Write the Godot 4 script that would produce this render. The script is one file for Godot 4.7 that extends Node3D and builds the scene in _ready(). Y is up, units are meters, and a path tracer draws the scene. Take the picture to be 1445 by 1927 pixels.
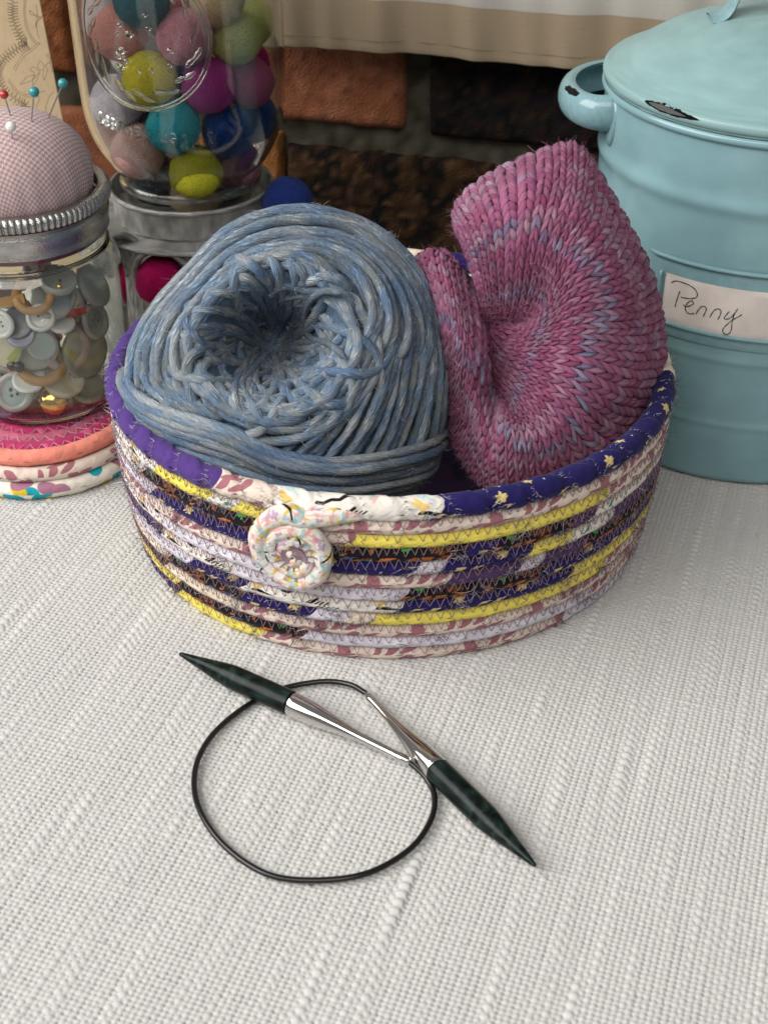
extends Node3D

# ---------------------------------------------------------------- mesh buffers
class MB:
	var v := PackedVector3Array()
	var n := PackedVector3Array()
	var t := PackedVector2Array()
	var c := PackedColorArray()
	var ix := PackedInt32Array()

	# P[i * nv + j]; du x dv points outward when out = 1
	func grid(P: PackedVector3Array, nu: int, nv: int, wu: bool, wv: bool, out := 1.0, su := 1.0, sv := 1.0, C := PackedColorArray(), T := PackedVector2Array()) -> void:
		var b := v.size()
		var hasc := C.size() > 0
		var hast := T.size() > 0
		for i in nu:
			var ip := i + 1
			var im := i - 1
			if ip >= nu: ip = 1 if wu else nu - 1
			if im < 0: im = nu - 2 if wu else 0
			for j in nv:
				var jp := j + 1
				var jm := j - 1
				if jp >= nv: jp = 1 if wv else nv - 1
				if jm < 0: jm = nv - 2 if wv else 0
				var k := i * nv + j
				var du := P[ip * nv + j] - P[im * nv + j]
				var dv := P[i * nv + jp] - P[i * nv + jm]
				var nn := du.cross(dv) * out
				if nn.length_squared() < 1e-24:
					nn = Vector3.UP
				v.append(P[k])
				n.append(nn.normalized())
				t.append(T[k] if hast else Vector2(float(i) / (nu - 1) * su, float(j) / (nv - 1) * sv))
				if hasc: c.append(C[k])
		for i in nu - 1:
			for j in nv - 1:
				var q := b + i * nv + j
				if out > 0:
					ix.append_array(PackedInt32Array([q, q + 1, q + nv + 1, q, q + nv + 1, q + nv]))
				else:
					ix.append_array(PackedInt32Array([q, q + nv + 1, q + 1, q, q + nv, q + nv + 1]))

	# a tube of the given radii along a path
	func tube(path: PackedVector3Array, rad: PackedFloat32Array, sides: int, C := PackedColorArray(), su := 1.0, sv := 1.0, closed := false, flat := 1.0, up := Vector3.ZERO) -> void:
		var m := path.size()
		var b := v.size()
		var hasc := C.size() > 0
		var a := up if up != Vector3.ZERO else Vector3(0.31, 0.9, 0.27)
		var len := 0.0
		for i in m:
			var p0 := path[i - 1] if i > 0 else (path[m - 2] if closed else path[0])
			var p1 := path[i + 1] if i < m - 1 else (path[1] if closed else path[m - 1])
			var tg := (p1 - p0).normalized()
			if i > 0: len += (path[i] - path[i - 1]).length()
			if up != Vector3.ZERO: a = up
			a = (a - tg * a.dot(tg))
			a = a.normalized() if a.length_squared() > 1e-12 else tg.cross(Vector3(0.7, 0.1, 0.7)).normalized()
			var bb := tg.cross(a)
			var r := rad[i] if rad.size() > 1 else rad[0]
			for j in sides + 1:
				var w := TAU * j / sides
				var d := a * cos(w) * flat + bb * sin(w)
				v.append(path[i] + d * r)
				n.append((a * cos(w) / flat + bb * sin(w)).normalized())
				t.append(Vector2(len * su, float(j) / sides * sv))
				if hasc: c.append(C[i] if C.size() > 1 else C[0])
		var s1 := sides + 1
		for i in m - 1:
			for j in sides:
				var q := b + i * s1 + j
				ix.append_array(PackedInt32Array([q, q + s1 + 1, q + 1, q, q + s1, q + s1 + 1]))

	# profile of (radius, height) turned about y; going up on the outside faces out
	func lathe(prof: PackedVector2Array, seg: int, at := Vector3.ZERO, su := 1.0, sv := 1.0, a0 := 0.0, a1 := TAU) -> void:
		var P := PackedVector3Array()
		for i in seg + 1:
			var w: float = a0 + (a1 - a0) * i / seg
			for q in prof:
				P.append(at + Vector3(q.x * sin(w), q.y, q.x * cos(w)))
		grid(P, seg + 1, prof.size(), absf(a1 - a0 - TAU) < 0.001, false, 1.0, su, sv)

	func box(s: Vector3, at := Vector3.ZERO, rot := Basis.IDENTITY, bev := 0.0) -> void:
		for f in 6:
			var w := [Vector3.RIGHT, Vector3.LEFT, Vector3.UP, Vector3.DOWN, Vector3.BACK, Vector3.FORWARD][f] as Vector3
			var e1 := Vector3(w.y, w.z, w.x)
			var e2 := w.cross(e1)
			var h := s * 0.5
			var b := v.size()
			for q in [[-1, -1], [1, -1], [1, 1], [-1, 1]]:
				v.append(at + rot * ((w + e1 * q[0] + e2 * q[1]) * h))
				n.append(rot * w)
				t.append(Vector2((q[0] + 1) * 0.5, (q[1] + 1) * 0.5))
			ix.append_array(PackedInt32Array([b, b + 2, b + 1, b, b + 3, b + 2]))

	func ball(r: Vector3, at := Vector3.ZERO, nu := 24, nv := 14) -> void:
		var P := PackedVector3Array()
		for i in nu + 1:
			for j in nv + 1:
				var w := TAU * i / nu
				var p := PI * j / nv - PI / 2
				P.append(at + Vector3(r.x * sin(w) * cos(p), r.y * sin(p), r.z * cos(w) * cos(p)))
		var b := v.size()
		grid(P, nu + 1, nv + 1, true, false)
		for k in range(b, v.size()):
			n[k] = ((v[k] - at) / (r * r)).normalized()

	func mesh() -> ArrayMesh:
		var a := []
		a.resize(Mesh.ARRAY_MAX)
		a[Mesh.ARRAY_VERTEX] = v
		a[Mesh.ARRAY_NORMAL] = n
		a[Mesh.ARRAY_TEX_UV] = t
		if c.size() == v.size(): a[Mesh.ARRAY_COLOR] = c
		a[Mesh.ARRAY_INDEX] = ix
		var m := ArrayMesh.new()
		m.add_surface_from_arrays(Mesh.PRIMITIVE_TRIANGLES, a)
		return m

# ---------------------------------------------------------------- naming
var taken := {}

func numbered(called: String) -> String:
	if not taken.has(called):
		taken[called] = 0
		return called
	taken[called] += 1
	return "%s_%03d" % [called, taken[called]]

func tag(o: Node3D, label: String, category: String, group := "") -> Node3D:
	o.set_meta("label", label)
	o.set_meta("category", category)
	if group != "": o.set_meta("group", group)
	return o

func thing(called: String, label: String, category: String, at := Vector3.ZERO, group := "") -> Node3D:
	var o := Node3D.new()
	o.name = numbered(called)
	add_child(o)
	o.position = at
	return tag(o, label, category, group)

func part(parent: Node3D, called: String, m: Mesh, mat: Material, at := Vector3.ZERO) -> MeshInstance3D:
	var o := MeshInstance3D.new()
	if parent == self:
		o.name = numbered(called)
	else:
		var k := 0
		var nm := called
		while parent.has_node(NodePath(nm)):
			k += 1
			nm = "%s_%03d" % [called, k]
		o.name = nm
	o.mesh = m
	o.material_override = mat
	o.position = at
	parent.add_child(o, true)
	return o

func put(parent: Node3D, called: String, b: MB, mat: Material, at := Vector3.ZERO) -> MeshInstance3D:
	return part(parent, called, b.mesh(), mat, at)

# ---------------------------------------------------------------- materials
func lin(r: float, g: float, b: float, a := 1.0) -> Color:
	var k := Color(r, g, b).linear_to_srgb()
	k.a = a
	return k

func mat(col: Color, rough := 0.8, metal := 0.0, tex: Texture2D = null, bump: Texture2D = null, bs := 0.0, uvs := Vector3.ONE) -> StandardMaterial3D:
	var m := StandardMaterial3D.new()
	m.albedo_color = col
	m.roughness = rough
	m.metallic = metal
	m.albedo_texture = tex
	if bump:
		m.heightmap_enabled = true
		m.heightmap_texture = bump
		m.heightmap_scale = bs
	m.uv1_scale = uvs
	return m

func tri(m: StandardMaterial3D, s: float, world := false) -> StandardMaterial3D:
	m.uv1_triplanar = true
	m.uv1_world_triplanar = world
	m.uv1_scale = Vector3.ONE * s
	return m

func glass(tint: Color, rough := 0.0) -> StandardMaterial3D:
	var m := StandardMaterial3D.new()
	m.transparency = BaseMaterial3D.TRANSPARENCY_ALPHA
	m.albedo_color = Color(tint.r, tint.g, tint.b, 0.0)
	m.roughness = rough
	m.refraction_enabled = true
	m.refraction_scale = 0.05
	return m

func noise_tex(size: int, freq: float, oct: int, seed_: int, lo: Color, hi: Color, stretch := Vector2.ONE) -> ImageTexture:
	var f := FastNoiseLite.new()
	f.seed = seed_
	f.frequency = freq
	f.fractal_octaves = oct
	f.noise_type = FastNoiseLite.TYPE_SIMPLEX_SMOOTH
	var im := Image.create_empty(size, size, false, Image.FORMAT_RGB8)
	# periodic: blend the four wrapped samples
	for y in size:
		var fy := float(y) / size
		for x in size:
			var fx := float(x) / size
			var a := f.get_noise_2d(x * stretch.x, y * stretch.y)
			var b := f.get_noise_2d((x - size) * stretch.x, y * stretch.y)
			var c := f.get_noise_2d(x * stretch.x, (y - size) * stretch.y)
			var d := f.get_noise_2d((x - size) * stretch.x, (y - size) * stretch.y)
			var u := lerpf(lerpf(a, b, fx), lerpf(c, d, fx), fy)
			u = u / sqrt((fx * fx + (1 - fx) * (1 - fx)) * (fy * fy + (1 - fy) * (1 - fy)))
			im.set_pixel(x, y, lo.lerp(hi, clampf(u * 0.85 + 0.5, 0, 1)))
	return ImageTexture.create_from_image(im)

func blob(im: Image, cx: float, cy: float, rx: float, ry: float, rot: float, col: Color, wob := 0.0, ph := 0.0, lobes := 3, alpha := 1.0) -> void:
	var s := im.get_width()
	var s2 := im.get_height()
	var r := int(ceil(maxf(rx, ry) * (1 + wob))) + 1
	var ca := cos(rot)
	var sa := sin(rot)
	for y in range(int(cy) - r, int(cy) + r + 1):
		for x in range(int(cx) - r, int(cx) + r + 1):
			var dx := x - cx
			var dy := y - cy
			var u := (dx * ca + dy * sa) / rx
			var w := (-dx * sa + dy * ca) / ry
			var d := sqrt(u * u + w * w)
			if wob > 0: d /= 1.0 + wob * sin(lobes * atan2(w, u) + ph)
			if d < 1:
				var px := posmod(x, s)
				var py := posmod(y, s2)
				im.set_pixel(px, py, im.get_pixel(px, py).lerp(col, alpha * clampf((1 - d) * minf(rx, ry), 0, 1)))

func stroke(im: Image, pts: Array, w: float, col: Color, alpha := 1.0) -> void:
	for k in pts.size() - 1:
		var a: Vector2 = pts[k]
		var b: Vector2 = pts[k + 1]
		var m := int(ceil((b - a).length() / maxf(w * 0.45, 0.7))) + 1
		for i in m:
			var p := a.lerp(b, float(i) / m)
			blob(im, p.x, p.y, w, w, 0, col, 0, 0, 3, alpha)

func star(im: Image, cx: float, cy: float, r: float, col: Color, rot: float) -> void:
	for y in range(int(cy - r), int(cy + r) + 1):
		for x in range(int(cx - r), int(cx + r) + 1):
			var d := Vector2(x - cx, y - cy)
			var a := fposmod(d.angle() + rot, TAU / 5) / (TAU / 5)
			var lim := lerpf(r, r * 0.42, absf(a * 2 - 1) if false else 1.0 - absf(a * 2 - 1))
			if d.length() < lim:
				im.set_pixel(posmod(x, im.get_width()), posmod(y, im.get_height()), col)

var rng := RandomNumberGenerator.new()

func rr(a: float, b: float) -> float:
	return rng.randf_range(a, b)

func cat(P: Array, s: float) -> Variant:
	var n := P.size() - 1
	var f := clampf(s, 0, 1) * n
	var i := mini(int(f), n - 1)
	var u := f - i
	var p0 = P[maxi(i - 1, 0)]
	var p1 = P[i]
	var p2 = P[i + 1]
	var p3 = P[mini(i + 2, n)]
	return 0.5 * ((2.0 * p1) + (p2 - p0) * u + (2.0 * p0 - 5.0 * p1 + 4.0 * p2 - p3) * u * u + (3.0 * p1 - p0 - 3.0 * p2 + p3) * u * u * u)

func hair(b: MB, p: Vector3, d: Vector3, l: float, w: float, col: Color, curl := 1.0) -> void:
	var side := d.cross(Vector3(rr(-1, 1), rr(-1, 1), rr(-1, 1))).normalized() * w
	var bend := Vector3(rr(-1, 1), rr(-1, 1), rr(-1, 1)) * curl
	var q := p
	var dd := d.normalized()
	var base := b.v.size()
	for k in 5:
		var ww := side * (1.0 - k * 0.17)
		b.v.append(q - ww)
		b.v.append(q + ww)
		for z in 2:
			b.n.append(d)
			b.t.append(Vector2(z, k * 0.25))
			b.c.append(col)
		q += dd * l * 0.25
		dd = (dd + bend * 0.3).normalized()
	for k in 4:
		var a := base + k * 2
		b.ix.append_array(PackedInt32Array([a, a + 2, a + 1, a + 1, a + 2, a + 3]))

# ---------------------------------------------------------------- the place
func _ready() -> void:
	rng.seed = 20240611
	var cam := Camera3D.new()
	cam.name = "camera"
	cam.position = Vector3(0, 0.34, 0)
	cam.rotation_degrees = Vector3(-35, 0, 0)
	cam.near = 0.02
	cam.far = 30.0
	var lens := CameraAttributesPhysical.new()
	lens.frustum_focal_length = 12.0 / tan(atan(963.5 / 2600.0))
	lens.frustum_focus_distance = 0.53
	lens.frustum_near = 0.02
	lens.frustum_far = 30.0
	lens.exposure_aperture = 13.0
	cam.attributes = lens
	cam.fov = rad_to_deg(2 * atan(963.5 / 2600.0))
	add_child(cam)
	cam.current = true

	var env := Environment.new()
	env.background_mode = Environment.BG_COLOR
	env.background_color = Color(0.80, 0.79, 0.78)
	env.background_energy_multiplier = 0.24
	env.tonemap_mode = Environment.TONE_MAPPER_LINEAR
	env.tonemap_exposure = 1.24
	env.sdfgi_enabled = true
	env.ssao_enabled = true
	env.ssil_enabled = true
	var we := WorldEnvironment.new()
	we.name = "environment"
	we.environment = env
	add_child(we)

	# the window that lights the table: to the left, a little in front
	var win := AreaLight3D.new()
	win.name = "window_light"
	win.area_size = Vector2(1.9, 1.3)
	win.area_normalize_energy = true
	win.light_energy = 4.5
	win.light_color = Color(1.0, 0.99, 0.975)
	win.area_range = 6.0
	win.shadow_enabled = true
	add_child(win)
	win.look_at_from_position(Vector3(-1.5, 1.25, -0.12), Vector3(0.0, 0.05, -0.47))

	# added weak fill lamp, no real window: high behind the camera
	var win2 := AreaLight3D.new()
	win2.name = "added_fill_light"
	win2.area_size = Vector2(1.7, 1.0)
	win2.area_normalize_energy = true
	win2.light_energy = 1.7
	win2.light_color = Color(1.0, 0.985, 0.965)
	win2.area_range = 6.0
	win2.shadow_enabled = true
	add_child(win2)
	win2.look_at_from_position(Vector3(-0.25, 1.55, 0.85), Vector3(0.0, 0.05, -0.47))

	make_textures()
	tablecloth()
	brick_wall()
	curtain()
	printed_panel()
	enamel_tin()
	coasters()
	button_jar()
	ball_dispenser()
	basket()
	yarn_ball()
	knitted_hat()
	knitting_needle()

var T := {}

func make_textures() -> void:
	T.rough = noise_tex(256, 0.05, 4, 3, Color.BLACK, Color.WHITE)
	T.fine = noise_tex(256, 0.16, 3, 8, Color.BLACK, Color.WHITE)
	T.grime = noise_tex(256, 0.035, 5, 61, Color(0.30, 0.30, 0.30), Color(0.75, 0.75, 0.75))
	T.mottle = noise_tex(256, 0.02, 4, 5, Color(0.86, 0.86, 0.86), Color(1, 1, 1))
	T.felt = noise_tex(256, 0.09, 3, 11, Color(0.60, 0.60, 0.60), Color(1, 1, 1), Vector2(1, 2.2))
	T.crumple = noise_tex(256, 0.022, 4, 21, Color.BLACK, Color.WHITE)
	T.zinc = noise_tex(256, 0.03, 3, 31, Color(0.72, 0.72, 0.72), Color(1, 1, 1), Vector2(1.6, 0.9))
	T.wood = noise_tex(256, 0.03, 4, 41, Color(0.25, 0.3, 0.28), Color(1, 1, 1), Vector2(0.35, 3.0))
	# yarn: fibres run along u with a slight twist
	var im := Image.create_empty(256, 128, false, Image.FORMAT_RGB8)
	var hm := Image.create_empty(256, 128, false, Image.FORMAT_RGB8)
	im.fill(Color(0.70, 0.70, 0.70))
	hm.fill(Color(0.3, 0.3, 0.3))
	for k in 420:
		var g := rr(0.52, 1.0)
		var x0 := rr(0, 256)
		var y0 := rr(0, 128)
		var l := rr(18, 60)
		var sl := rr(0.1, 0.3)
		var w := rr(0.8, 2.0)
		var pts := [Vector2(x0, y0), Vector2(x0 + l * 0.5, y0 + l * 0.5 * sl + rr(-1, 1)), Vector2(x0 + l, y0 + l * sl)]
		stroke(im, pts, w, Color(g, g, g), 0.75)
		stroke(hm, pts, w * 1.1, Color(g, g, g) if g > 0.78 else Color(0.15, 0.15, 0.15), 0.6)
	T.fibre = ImageTexture.create_from_image(im)
	T.fibre_h = ImageTexture.create_from_image(hm)

# a coarse cotton cloth, woven thread by thread: one stretch of it, laid side by side
func tablecloth() -> void:
	var L := 0.24
	var nw := 120
	var nf := 144
	var sw := 6
	var sf := 5
	var p := L / nw
	var q := L / nf
	var wid := PackedFloat32Array()
	var off := PackedFloat32Array()
	var fw := PackedFloat32Array()
	var fo := PackedFloat32Array()
	var tone := PackedFloat32Array()
	for i in nw * nf:
		wid.append(rr(-1, 1))
		off.append(rr(-1, 1))
		fw.append(rr(-1, 1))
		fo.append(rr(-1, 1))
	# slubs: thick soft stretches
	for k in 340:
		var i := rng.randi_range(0, nw - 1)
		var j0 := rng.randi_range(0, nf - 1)
		var l := rng.randi_range(6, 40)
		var a := rr(0.8, 3.4)
		for j in l:
			wid[i * nf + (j0 + j) % nf] += a * sin(PI * (j + 0.5) / l)
	for k in 90:
		var j := rng.randi_range(0, nf - 1)
		var i0 := rng.randi_range(0, nw - 1)
		var l := rng.randi_range(8, 50)
		var a := rr(0.6, 2.6)
		for i in l:
			fw[((i0 + i) % nw) * nf + j] += a * sin(PI * (i + 0.5) / l)
	for s in 1:
		var w2 := wid.duplicate()
		var o2 := off.duplicate()
		var f2 := fw.duplicate()
		var g2 := fo.duplicate()
		for i in nw:
			for j in nf:
				var a := i * nf + (j + 1) % nf
				var b := i * nf + (j + nf - 1) % nf
				var k := i * nf + j
				w2[k] = (wid[a] + wid[b]) * 0.25 + wid[k] * 0.5
				o2[k] = (off[a] + off[b]) * 0.25 + off[k] * 0.5
				a = ((i + 1) % nw) * nf + j
				b = ((i + nw - 1) % nw) * nf + j
				f2[k] = (fw[a] + fw[b]) * 0.25 + fw[k] * 0.5
				g2[k] = (fo[a] + fo[b]) * 0.25 + fo[k] * 0.5
		wid = w2
		off = o2
		fw = f2
		fo = g2
	# the threads wander: long slow bends
	for s in 7:
		var o2 := off.duplicate()
		var g2 := fo.duplicate()
		for i in nw:
			for j in nf:
				var k := i * nf + j
				o2[k] = (off[i * nf + (j + 1 + s) % nf] + off[i * nf + (j + nf - 1 - s) % nf] + off[k]) / 3.0
				g2[k] = (fo[((i + 1 + s) % nw) * nf + j] + fo[((i + nw - 1 - s) % nw) * nf + j] + fo[k]) / 3.0
		off = o2
		fo = g2
	for k in off.size():
		off[k] = clampf(off[k] * 4.5, -1.5, 1.5)
		fo[k] = clampf(fo[k] * 5.0, -1.6, 1.6)
	var warp_tone := PackedFloat32Array()
	for i in nw: warp_tone.append(rr(0.93, 1.04))
	var NX := nw * sw
	var NZ := nf * sf
	var P := PackedVector3Array()
	var C := PackedColorArray()
	P.resize((NX + 1) * (NZ + 1))
	C.resize((NX + 1) * (NZ + 1))
	var A := 0.00027
	var jit := PackedFloat32Array()
	for k in NX * NZ: jit.append(rr(-0.00005, 0.00005))
	for x in NX + 1:
		var i0 := int(float(x) / sw)
		var fx := float(x % sw) / sw
		var ia := i0 % nw
		var ib := (i0 - 1 + nw) % nw if fx < 0.5 else (i0 + 1) % nw
		for z in NZ + 1:
			var j0 := int(float(z) / sf)
			var fz := float(z % sf) / sf
			var ja := j0 % nf
			var jb := (j0 - 1 + nf) % nf if fz < 0.5 else (j0 + 1) % nf
			var best := -0.0006
			var col := 0.86
			# warp threads
			for e in 2:
				var i := ia if e == 0 else ib
				var k := i * nf + ja
				var cx := 0.5 + off[k] * 0.16
				if e == 1: cx += -1.0 if fx < 0.5 else 1.0
				var w := 0.465 + wid[k] * 0.07
				var d := absf(fx - cx) / w
				if d < 1.0:
					var lift := A * (1.0 if (i + ja) % 2 == 0 else -1.0) * sin(PI * fz)
					if (i + ja) % 2 == 0: lift = A * sin(PI * fz)
					var h := 0.00060 * (1.0 + wid[k] * 0.14) * sqrt(1.0 - d * d) + lift - 0.0002
					if h > best:
						best = h
						col = warp_tone[i] + wid[k] * 0.012
			# weft threads
			for e in 2:
				var j := ja if e == 0 else jb
				var k := ia * nf + j
				var cz := 0.5 + fo[k] * 0.14
				if e == 1: cz += -1.0 if fz < 0.5 else 1.0
				var w := 0.43 + fw[k] * 0.07
				var d := absf(fz - cz) / w
				if d < 1.0:
					var lift := A * (-1.0 if (ia + j) % 2 == 0 else 1.0) * sin(PI * fx)
					var h := 0.00054 * (1.0 + fw[k] * 0.14) * sqrt(1.0 - d * d) + lift - 0.00024
					if h > best:
						best = h
						col = 0.97 + fw[k] * 0.012
			var n := x * (NZ + 1) + z
			P[n] = Vector3(x * p / sw - L / 2, best + jit[(x % NX) * NZ + z % NZ], z * q / sf - L / 2)
			C[n] = Color(0.515 * col, 0.508 * col, 0.494 * col)
	var b := MB.new()
	b.grid(P, NX + 1, NZ + 1, false, false, -1.0, L * 40, L * 40, C)
	# the stretches meet: one normal on both sides of a join
	for j in NZ + 1:
		var k0 := j
		var k1 := NX * (NZ + 1) + j
		var nn := (b.n[k0] + b.n[k1]).normalized()
		b.n[k0] = nn
		b.n[k1] = nn
	for i in NX + 1:
		var k0 := i * (NZ + 1)
		var k1 := k0 + NZ
		var nn := (b.n[k0] + b.n[k1]).normalized()
		b.n[k0] = nn
		b.n[k1] = nn
	var m := mat(Color.WHITE, 0.95)
	m.vertex_color_use_as_albedo = true
	m.rim_enabled = true
	m.rim = 0.2
	m.metallic_specular = 0.2
	var at: Array[Transform3D] = []
	var B := Basis(Vector3.UP, deg_to_rad(-19.0))
	for i in range(-5, 6):
		for k in range(-5, 6):
			var c := B * Vector3(i * L, 0, k * L) + Vector3(0.02, -0.0006, -0.4)
			if absf(c.x) < 0.56 and c.z > -0.98 and c.z < 0.02:
				at.append(Transform3D(B, c))
	var mm := MultiMesh.new()
	mm.transform_format = MultiMesh.TRANSFORM_3D
	mm.mesh = b.mesh()
	mm.instance_count = at.size()
	for i in at.size():
		mm.set_instance_transform(i, at[i])
	var o := MultiMeshInstance3D.new()
	o.name = "tablecloth"
	o.multimesh = mm
	o.material_override = m
	add_child(o)
	o.set_meta("kind", "structure")
	# loose cotton fibres standing off the weave, and a few dark flecks of lint
	var fb := MB.new()
	for k in 4200:
		var p0 := Vector3(rr(-0.24, 0.24), 0.0003, rr(-0.62, -0.20))
		hair(fb, p0, Vector3(rr(-1, 1), rr(0.0, 0.35), rr(-1, 1)), rr(0.0008, 0.0034), 0.00005, Color(0.6, 0.6, 0.58), 1.6)
	fb.c.clear()
	var fbo := put(o, "loose_fibres", fb, mat(lin(0.58, 0.57, 0.55), 0.95))
	fbo.set_meta("kind", "stuff")
	var fl := MB.new()
	for fk in [[0.0812, -0.3342], [0.1055, -0.3440], [0.1255, -0.3365], [-0.0232, -0.2838], [0.0480, -0.3900], [-0.098, -0.360]]:
		hair(fl, Vector3(fk[0], 0.0006, fk[1]), Vector3(rr(-1, 1), 0.05, rr(-1, 1)), rr(0.0009, 0.0018), 0.00020, Color.BLACK, 2.0)
	fl.c.clear()
	var flo := put(self, "lint_flecks", fl, mat(lin(0.05, 0.035, 0.03), 0.9))
	flo.set_meta("kind", "stuff")
	tag(flo, "tiny dark flecks of lint scattered over the pale tablecloth", "lint")
	tag(o, "cream white coarse woven cotton tablecloth with slubby threads under everything", "tablecloth")

# a brick: its front and the four sides that fold back from it, uneven and round-edged
func brick_mesh(s: Vector3, cols: Array, sd: int, chip: float) -> ArrayMesh:
	var f := FastNoiseLite.new()
	f.seed = sd
	f.frequency = 1.0
	f.fractal_octaves = 4
	var nu := 46
	var nv := 30
	var P := PackedVector3Array()
	var C := PackedColorArray()
	for i in nu:
		for j in nv:
			var u := -1.25 + 2.5 * i / (nu - 1)
			var w := -1.35 + 2.7 * j / (nv - 1)
			var x := clampf(u, -1, 1) * s.x / 2
			var y := clampf(w, -1, 1) * s.y / 2
			var e := maxf(maxf(absf(u) - 1, 0) * 4, maxf(absf(w) - 1, 0) * 2.86)
			var z := -e * s.z
			# rounded arris
			var ex := maxf(0, absf(x) - (s.x / 2 - 0.004))
			var ey := maxf(0, absf(y) - (s.y / 2 - 0.004))
			z -= (ex * ex + ey * ey) / 0.004 * 0.7
			var q := Vector3(x, y, z) * 70
			var k := f.get_noise_3dv(q)
			var k2 := f.get_noise_3dv(q * 3.1 + Vector3(9, 2, 5))
			z += k * 0.0011 + k2 * 0.0006
			x += f.get_noise_3dv(q * 0.7 + Vector3(40, 0, 0)) * 0.0015 * chip
			y += f.get_noise_3dv(q * 0.7 + Vector3(0, 40, 0)) * 0.0022 * chip
			P.append(Vector3(x, y, z))
			var c: Color = cols[0]
			c = c.lerp(cols[1], clampf(k * 2.2 + 0.45, 0, 1))
			c = c.lerp(cols[2], clampf((k2 - 0.12) * 3.0, 0, 1))
			C.append(c)
	var b := MB.new()
	b.grid(P, nu, nv, false, false, 1.0, s.x * 20, s.y * 20, C)
	return b.mesh()

func brick_wall() -> void:
	var w := Node3D.new()
	w.name = "brick_wall"
	add_child(w)
	w.position = Vector3(0, 0, -0.742)
	w.rotation_degrees.y = -14.95
	w.set_meta("kind", "structure")
	tag(w, "sooty old brick wall with dark mortar behind the table", "wall")
	var bm := mat(Color.WHITE, 0.92, 0, null, T.fine, 0.06, Vector3.ONE)
	bm.vertex_color_use_as_albedo = true
	bm.metallic_specular = 0.25
	# mortar bed
	var f := FastNoiseLite.new()
	f.seed = 77
	f.frequency = 60.0
	f.fractal_octaves = 4
	var P := PackedVector3Array()
	var C := PackedColorArray()
	for i in 181:
		for j in 71:
			var x := -0.5 + i * 0.0055
			var y := -0.05 + j * 0.0055
			var k := f.get_noise_2d(x, y)
			P.append(Vector3(x, y, -0.0075 + k * 0.002))
			C.append(Color(0.040, 0.036, 0.027).lerp(Color(0.105, 0.094, 0.070), clampf(k * 1.6 + 0.45, 0, 1)))
	var b := MB.new()
	b.grid(P, 181, 71, false, false, 1.0, 24, 9, C)
	put(w, "mortar", b, bm)
	var orange := [Color(0.225, 0.082, 0.042), Color(0.28, 0.11, 0.06), Color(0.13, 0.05, 0.028)]
	var rust := [Color(0.20, 0.07, 0.028), Color(0.27, 0.10, 0.04), Color(0.10, 0.035, 0.015)]
	var tan_ := [Color(0.33, 0.14, 0.045), Color(0.26, 0.10, 0.03), Color(0.12, 0.05, 0.02)]
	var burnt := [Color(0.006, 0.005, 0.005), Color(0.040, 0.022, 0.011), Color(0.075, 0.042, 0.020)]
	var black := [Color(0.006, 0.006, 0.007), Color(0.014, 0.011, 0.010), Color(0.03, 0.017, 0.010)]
	# x from, x to, height from, height to, colours
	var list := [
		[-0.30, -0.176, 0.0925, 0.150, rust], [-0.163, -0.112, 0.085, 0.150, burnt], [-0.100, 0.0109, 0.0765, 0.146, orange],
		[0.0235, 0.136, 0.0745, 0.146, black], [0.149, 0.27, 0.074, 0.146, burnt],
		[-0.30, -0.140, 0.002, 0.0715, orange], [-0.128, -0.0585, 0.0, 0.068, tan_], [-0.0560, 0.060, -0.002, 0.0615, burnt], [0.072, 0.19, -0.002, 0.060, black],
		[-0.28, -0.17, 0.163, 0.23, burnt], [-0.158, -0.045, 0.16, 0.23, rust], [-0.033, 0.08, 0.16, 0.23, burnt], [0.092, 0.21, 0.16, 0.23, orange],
	]
	var n := 0
	for q in list:
		n += 1
		var x0: float = q[0] * 1.035
		var x1: float = q[1] * 1.035
		part(w, "brick", brick_mesh(Vector3(x1 - x0, q[3] - q[2], 0.03), q[4], n * 13, 1.0 if n < 3 or n > 6 else 0.5), bm, Vector3((x0 + x1) / 2, (q[2] + q[3]) / 2, rr(-0.001, 0.001)))

func cloth_sheet(x0: float, x1: float, y0: float, y1: float, z: float, th: float, amp: float, nu: int, nv: int, phase: float) -> MB:
	var b := MB.new()
	var P := PackedVector3Array()
	# front, hem, back in one strip of rows
	for i in nu + 1:
		var x := lerpf(x0, x1, float(i) / nu)
		for j in nv * 2 + 3:
			var y: float
			var side := 1.0
			if j <= nv:
				y = lerpf(y1, y0, float(j) / nv)
			elif j == nv + 1:
				y = y0 - th * 0.6
				side = 0.0
			else:
				y = lerpf(y0, y1, float(j - nv - 2) / nv)
				side = -1.0
			var low := 1.0 - clampf((y - 0.12) / 0.06, 0, 1)
			var k := sin(x * 250 + phase) * 0.5 + sin(x * 131 + phase * 2.0) * 0.8 + sin(x * 410 + y * 40) * 0.25 * low
			P.append(Vector3(x, y + sin(x * 60) * 0.0006, z + amp * k * (0.4 + 0.6 * low) + side * th / 2))
	b.grid(P, nu + 1, nv * 2 + 3, false, false, -1.0, (x1 - x0) * 30, (y1 - y0) * 60)
	return b

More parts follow.
